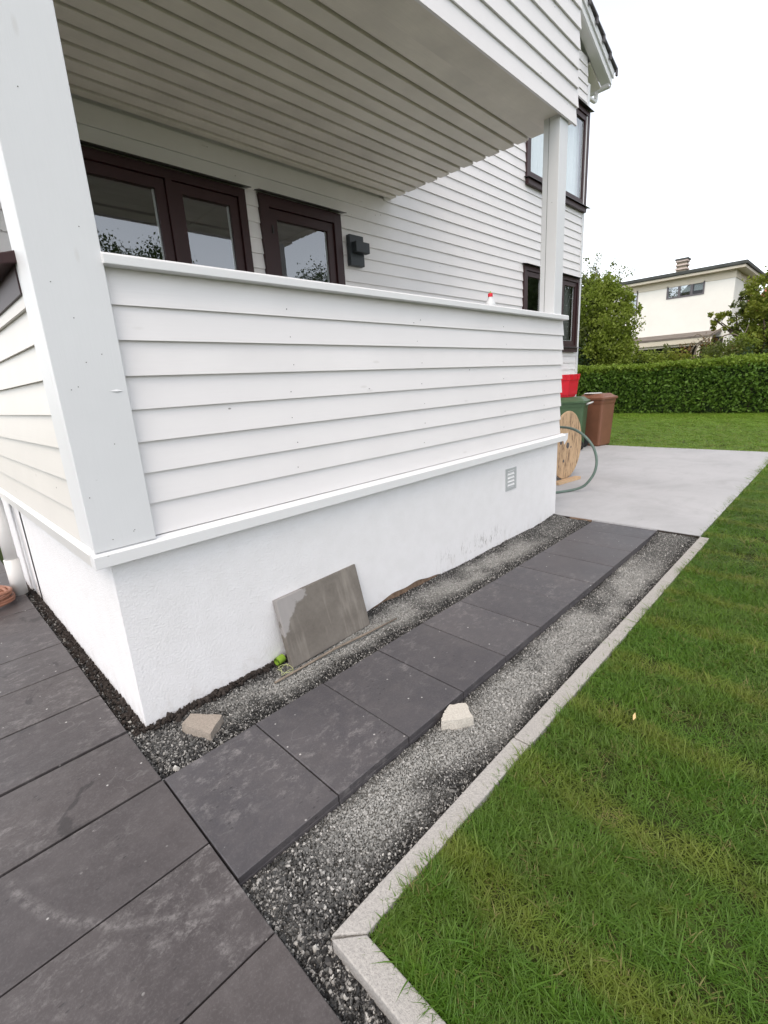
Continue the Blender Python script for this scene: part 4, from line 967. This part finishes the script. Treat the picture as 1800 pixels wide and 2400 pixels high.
for (u, w_) in ((1374, 606), (1402, 596), (1425, 640), (1462, 628), (1480, 640), (1440, 615), (1390, 625), (1455, 660), (1368, 650)):
    e = Vector(ray_pt(u, w_, 25)); s0 = Vector(ray_pt(1405, 690, 25)); m_ = (s0 + e) / 2 + Vector((0, random.uniform(-.2, .2), .1)); pth = smooth_path([s0, m_, e], 2)
    MB().tube(pth, list(np.linspace(.022, .005, len(pth))), 5).build('branch', M['bark_pale'], t, smooth=True)
    for q in pth[4:]: LP.append(np.array(q) + rng.normal(0, .10, (16, 3)))
V, F = leaf_quads(np.concatenate(LP), .045); tag(fast_mesh('crown', V, F, M['tree_c'], t), kind='stuff')
# gnarled fruit tree at the right edge
b = ray_pt(1790, 905, 23); base = (b[0], b[1], 0)
tree('fruit_tree', 'gnarled fruit tree with bright yellow green clumps at the right edge behind the hedge', base,
     [bl(1790, 680, 23, .55), bl(1770, 740, 23, .5), bl(1800, 760, 23, .75), bl(1725, 730, 22.6, .30), bl(1735, 700, 22.6, .22), bl(1690, 755, 22.4, .32), bl(1672, 745, 22.4, .22), bl(1765, 800, 22.6, .5), bl(1830, 700, 23, .8), bl(1840, 800, 23, .9), bl(1715, 775, 22.6, .25), bl(1785, 720, 22.4, .4)],
     ['tree_b', 'tree_b', 'tree_a', 'tree_c', 'tree_c', 'tree_b'], 3600, .060, .13, M['bark'])
bt = thing('bare_shrub', 'old shrub with bare curved pale branches in front of the cream porch', 'shrub', (22.2, ray_pt(1650, 880, 22.2)[1], 0))
b0 = Vector((22.2, ray_pt(1650, 880, 22.2)[1], .4))
for pth in ([(1625, 850), (1630, 815), (1655, 790), (1690, 770), (1700, 762)], [(1640, 850), (1660, 800), (1665, 785), (1640, 790)], [(1690, 850), (1710, 800), (1745, 785), (1755, 760)], [(1620, 845), (1618, 820), (1640, 800), (1662, 795)], [(1660, 850), (1685, 790), (1720, 780), (1740, 795)], [(1655, 800), (1640, 780), (1620, 792)]):
    q = smooth_path([Vector(ray_pt(u, w_, 22.2)) for u, w_ in pth], 2); MB().tube(q, list(np.linspace(.035, .012, len(q))), 6).build('branch', M['bark_pale'], bt, smooth=True)
LP = [np.array(ray_pt(u, w_, 22.2)) + rng.normal(0, .13, (60, 3)) for u, w_ in ((1610, 830), (1605, 815), (1650, 812), (1595, 835), (1668, 800))]
V, F = leaf_quads(np.concatenate(LP), .05); tag(fast_mesh('foliage', V, F, M['ivy_dry'], bt), kind='stuff')
for i, (u, w_, x, r_, mn, lab) in enumerate(((1525, 850, 20.6, .55, 'tree_a', 'low green bush behind the hedge right of the dense tree'), (1580, 845, 20.6, .50, 'tree_b', 'bright feathery bush behind the hedge below the long window'), (1545, 835, 21.2, .42, 'tree_c', 'olive coloured bush against the dark porch opening'), (1690, 835, 20.8, .60, 'tree_c', 'dull green bush right of the porch post'), (1720, 815, 21.2, .55, 'tree_a', 'taller green bush under the gnarled fruit tree'), (1640, 862, 20.2, .45, 'tree_a', 'small bush at the foot of the porch post'), (1770, 850, 20.8, .6, 'tree_d', 'dark bush under the fruit tree at the right edge'))):
    c = ray_pt(u, w_, x)
    tree('bush', lab, (c[0], c[1], 0), [c + (r_ * 1.15, r_ * 1.3, r_ * .85), (c[0], c[1] + r_ * .5, c[2] - r_ * .8, r_, r_ * 1.2, r_), (c[0], c[1] - r_ * .6, c[2] - r_ * .2, r_ * .7, r_ * .7, r_ * .6)], [mn], 2300, .05, .04, M['bark'], 'bushes behind the hedge', 'bush')

# ------------------------------------------------------------------ neighbouring houses
nb = thing('flat_roof_house', 'cream rendered neighbour house with a flat dark roof and a porch', 'house', (30, 8, 0))
WX = 30.0
def wall_holes(m, x, y0, y1, z0, z1, holes):
    ys = sorted({y0, y1} | {v for h in holes for v in h[:2]}); zs_ = sorted({z0, z1} | {v for h in holes for v in h[2:]})
    for a, b in zip(ys[:-1], ys[1:]):
        for c, d in zip(zs_[:-1], zs_[1:]):
            if any(h[0] < (a + b) / 2 < h[1] and h[2] < (c + d) / 2 < h[3] for h in holes): continue
            m.add([(x, a, c), (x, b, c), (x, b, d), (x, a, d)], [(0, 1, 2, 3)])
H1 = (4.56, 6.29, 5.05, 5.69); H2 = (7.72, 8.25, 4.5, 5.74)
m = MB(); wall_holes(m, WX, 3.29, 12.5, -.1, 5.62, [H1, H2])
m.add([(WX, 3.29, -.1), (37, 3.29, -.1), (37, 3.29, 5.62), (WX, 3.29, 5.62)], [(0, 1, 2, 3)])
m.add([(37, 3.29, -.1), (37, 12.5, -.1), (37, 12.5, 5.62), (37, 3.29, 5.62)], [(0, 1, 2, 3)])
m.add([(WX, 12.5, -.1), (37, 12.5, -.1), (37, 12.5, 5.62), (WX, 12.5, 5.62)], [(0, 1, 2, 3)])
m.build('wall', M['cream'], nb)
MB().add([(29.97, 3.26, 5.62), (37, 3.26, 5.62), (37, 12.5, 5.62), (29.97, 12.5, 5.62), (29.97, 3.26, 5.97), (37, 3.26, 5.97), (37, 12.5, 5.97), (29.97, 12.5, 5.97)], [(0, 1, 5, 4), (3, 0, 4, 7), (0, 3, 2, 1), (1, 2, 6, 5)]).build('band', M['cream_dark'], nb)
MB().box(29.60, 37.4, 2.88, 12.9, 5.97, 6.09).build('fascia', M['cream_dark'], nb)
MB().box(29.52, 37.5, 2.80, 13.0, 6.092, 6.27).build('roof', M['felt'], nb, bevel=.04)
def nwin(h, n_):
    a, b, c, d = h; wd = part_of(nb, 'window', (WX, (a + b) / 2, c))
    f_ = MB(); f_.box(29.97, 30.06, a, a + .07, c, d).box(29.97, 30.06, b - .07, b, c, d).box(29.971, 30.06, a + .07, b - .07, c, c + .07).box(29.971, 30.06, a + .07, b - .07, d - .07, d); f_.build('frame', M['grey_frame'], wd)
    for i in range(1, n_): y = a + (b - a) * i / n_; MB().box(29.972, 30.06, y - .05, y + .05, c + .07, d - .07).build('mullion', M['grey_frame'], wd)
    for i in range(n_):
        y_0, y_1 = a + (b - a) * i / n_ + .05, a + (b - a) * (i + 1) / n_ - .05; MB().box(30.03, 30.035, y_0, y_1, c + .06, d - .06).build('pane', M['glass'], wd)
    MB().add([(30.5, a - .3, c - .3), (30.5, b + .3, c - .3), (30.5, b + .3, d + .3), (30.5, a - .3, d + .3)], [(0, 1, 2, 3)]).build('room', M['dark_room'], wd)
    return wd
def part_of(root, name, loc):
    o = bpy.data.objects.new(name, None); sc.collection.objects.link(o); o.parent = root; o.location = Vector(loc) - wl(root); WORLD_LOC[o.name] = Vector(loc); return o
w1 = nwin(H1, 3); nwin(H2, 1)
cm = MB()
for j in range(2): 
    a = H1[0] + (H1[1] - H1[0]) * j / 3 + .08; cm.add([(30.12, a, 5.30), (30.12, a + .42, 5.30), (30.12, a + .42, 5.62), (30.12, a, 5.62)], [(0, 1, 2, 3)])
cm.build('blind', M['curtain'], w1)
sw = part_of(nb, 'window', (34, 3.28, 4.6))
MB().box(33.7, 34.9, 3.24, 3.285, 4.5, 5.35).build('frame', M['grey_frame'], sw)
for i in range(3): MB().box(33.78 + i * .38, 34.08 + i * .38, 3.232, 3.239, 4.58, 5.27).build('pane', M['glass'], sw)
# porch
MB().hexa([(28.2, 3.6, 2.86), (30, 3.6, 3.10), (30, 12.4, 3.10), (28.2, 12.4, 2.86), (28.2, 3.6, 2.95), (30, 3.6, 3.24), (30, 12.4, 3.24), (28.2, 12.4, 2.95)]).build('porch_roof', M['felt_brown'], nb)
MB().box(28.22, 28.3, 3.65, 12.35, 2.62, 2.857).build('porch_beam', M['cream_dark'], nb)
MB().box(28.34, 28.4, 3.7, 12.3, 2.50, 2.66).build('porch_beam', M['cream_dark'], nb)
for y in (4.20, 7.2, 10.5): MB().box(28.3, 28.42, y - .07, y + .07, -.1, 2.5).build('post', M['cream_dark'], nb)
MB().box(29.93, 29.97, 3.5, 12.3, -.1, 2.9).build('porch_shade', M['dark_room'], nb)  # dark sheet over the cream wall, porch shade put into its colour
ch = MB().box(32.0, 32.5, 5.98, 6.46, 6.2, 7.24).build('chimney', M['bark_pale'], nb)
for i in range(4): MB().box(31.95, 32.55, 5.93, 6.51, 6.55 + i * .2, 6.63 + i * .2).build('band', M['chim_pale'], ch)
MB().box(31.92, 32.58, 5.90, 6.54, 7.24, 7.32).build('cap', M['felt'], ch)
# brick house with red roof further right
bh = thing('brick_house', 'red brick house with red tiled roof far off behind the fruit tree', 'house', (46, 2, 0))
MB().box(44, 52, -6, 4.0, -.1, 5.2).build('wall', M['brick'], bh)
rm = MB(); rm.add([(43.4, -6.6, 5.0), (43.4, 4.6, 5.0), (48, 3.0, 9.2), (48, -6.6, 9.2), (52.6, 4.6, 5.0), (52.6, -6.6, 5.0)], [(0, 1, 2, 3), (1, 4, 2), (4, 5, 3, 2), (0, 3, 5)]); 
rfm = rm.build('roof', M['red_tile'], bh)
for i in range(14):
    f_ = i / 14; x_, z_ = 43.4 + 4.6 * f_, 5.0 + 4.2 * f_; MB().box(x_ - .02, x_ + .30, -6.6, 4.6 - 1.6 * f_, z_ + .0, z_ + .09 + .0).build('tile_course', M['red_tile'], rfm)
# low brick wall behind the fruit tree
o = MB().box(26, 26.25, -3, 2.6, -.1, 2.3).build('garden_wall', M['brick'], None, loc=(26, 0, 0)); tag(o, 'low red brick wall seen through the fruit tree branches', 'wall')

# trees on the camera's side of the garden, seen only as reflections in the panes
for i, (x, y, h, r_) in enumerate(((7.9, -19, 8.3, 1.5), (10.6, -19, 8.4, 1.6), (20.8, -19, 8.5, 1.7), (28, -8.5, 9.0, 3.4), (35, -14, 10, 4.0), (1.5, -24, 7.2, 2.2))):
    tree('garden_tree', ['narrow tree across the lawn reflected in the left pane of the veranda window', 'second narrow tree across the lawn reflected in the left pane of the veranda window', 'tree across the lawn reflected in the veranda door pane', 'broad tree beyond the lawn reflected in the lower right window', 'tallest garden tree far beyond the lawn corner', 'low tree at the garden side beyond the patio'][i], (x, y, 0),
         [(x, y, h - r_ * .8, r_), (x - r_ * .7, y, h - r_ * 1.3, r_ * .75), (x + r_ * .8, y + .4, h - r_ * 1.4, r_ * .8), (x, y, h - r_ * 1.9, r_)], ['tree_d', 'tree_d'], 2200, .07, .2, M['bark'], 'trees round the garden')
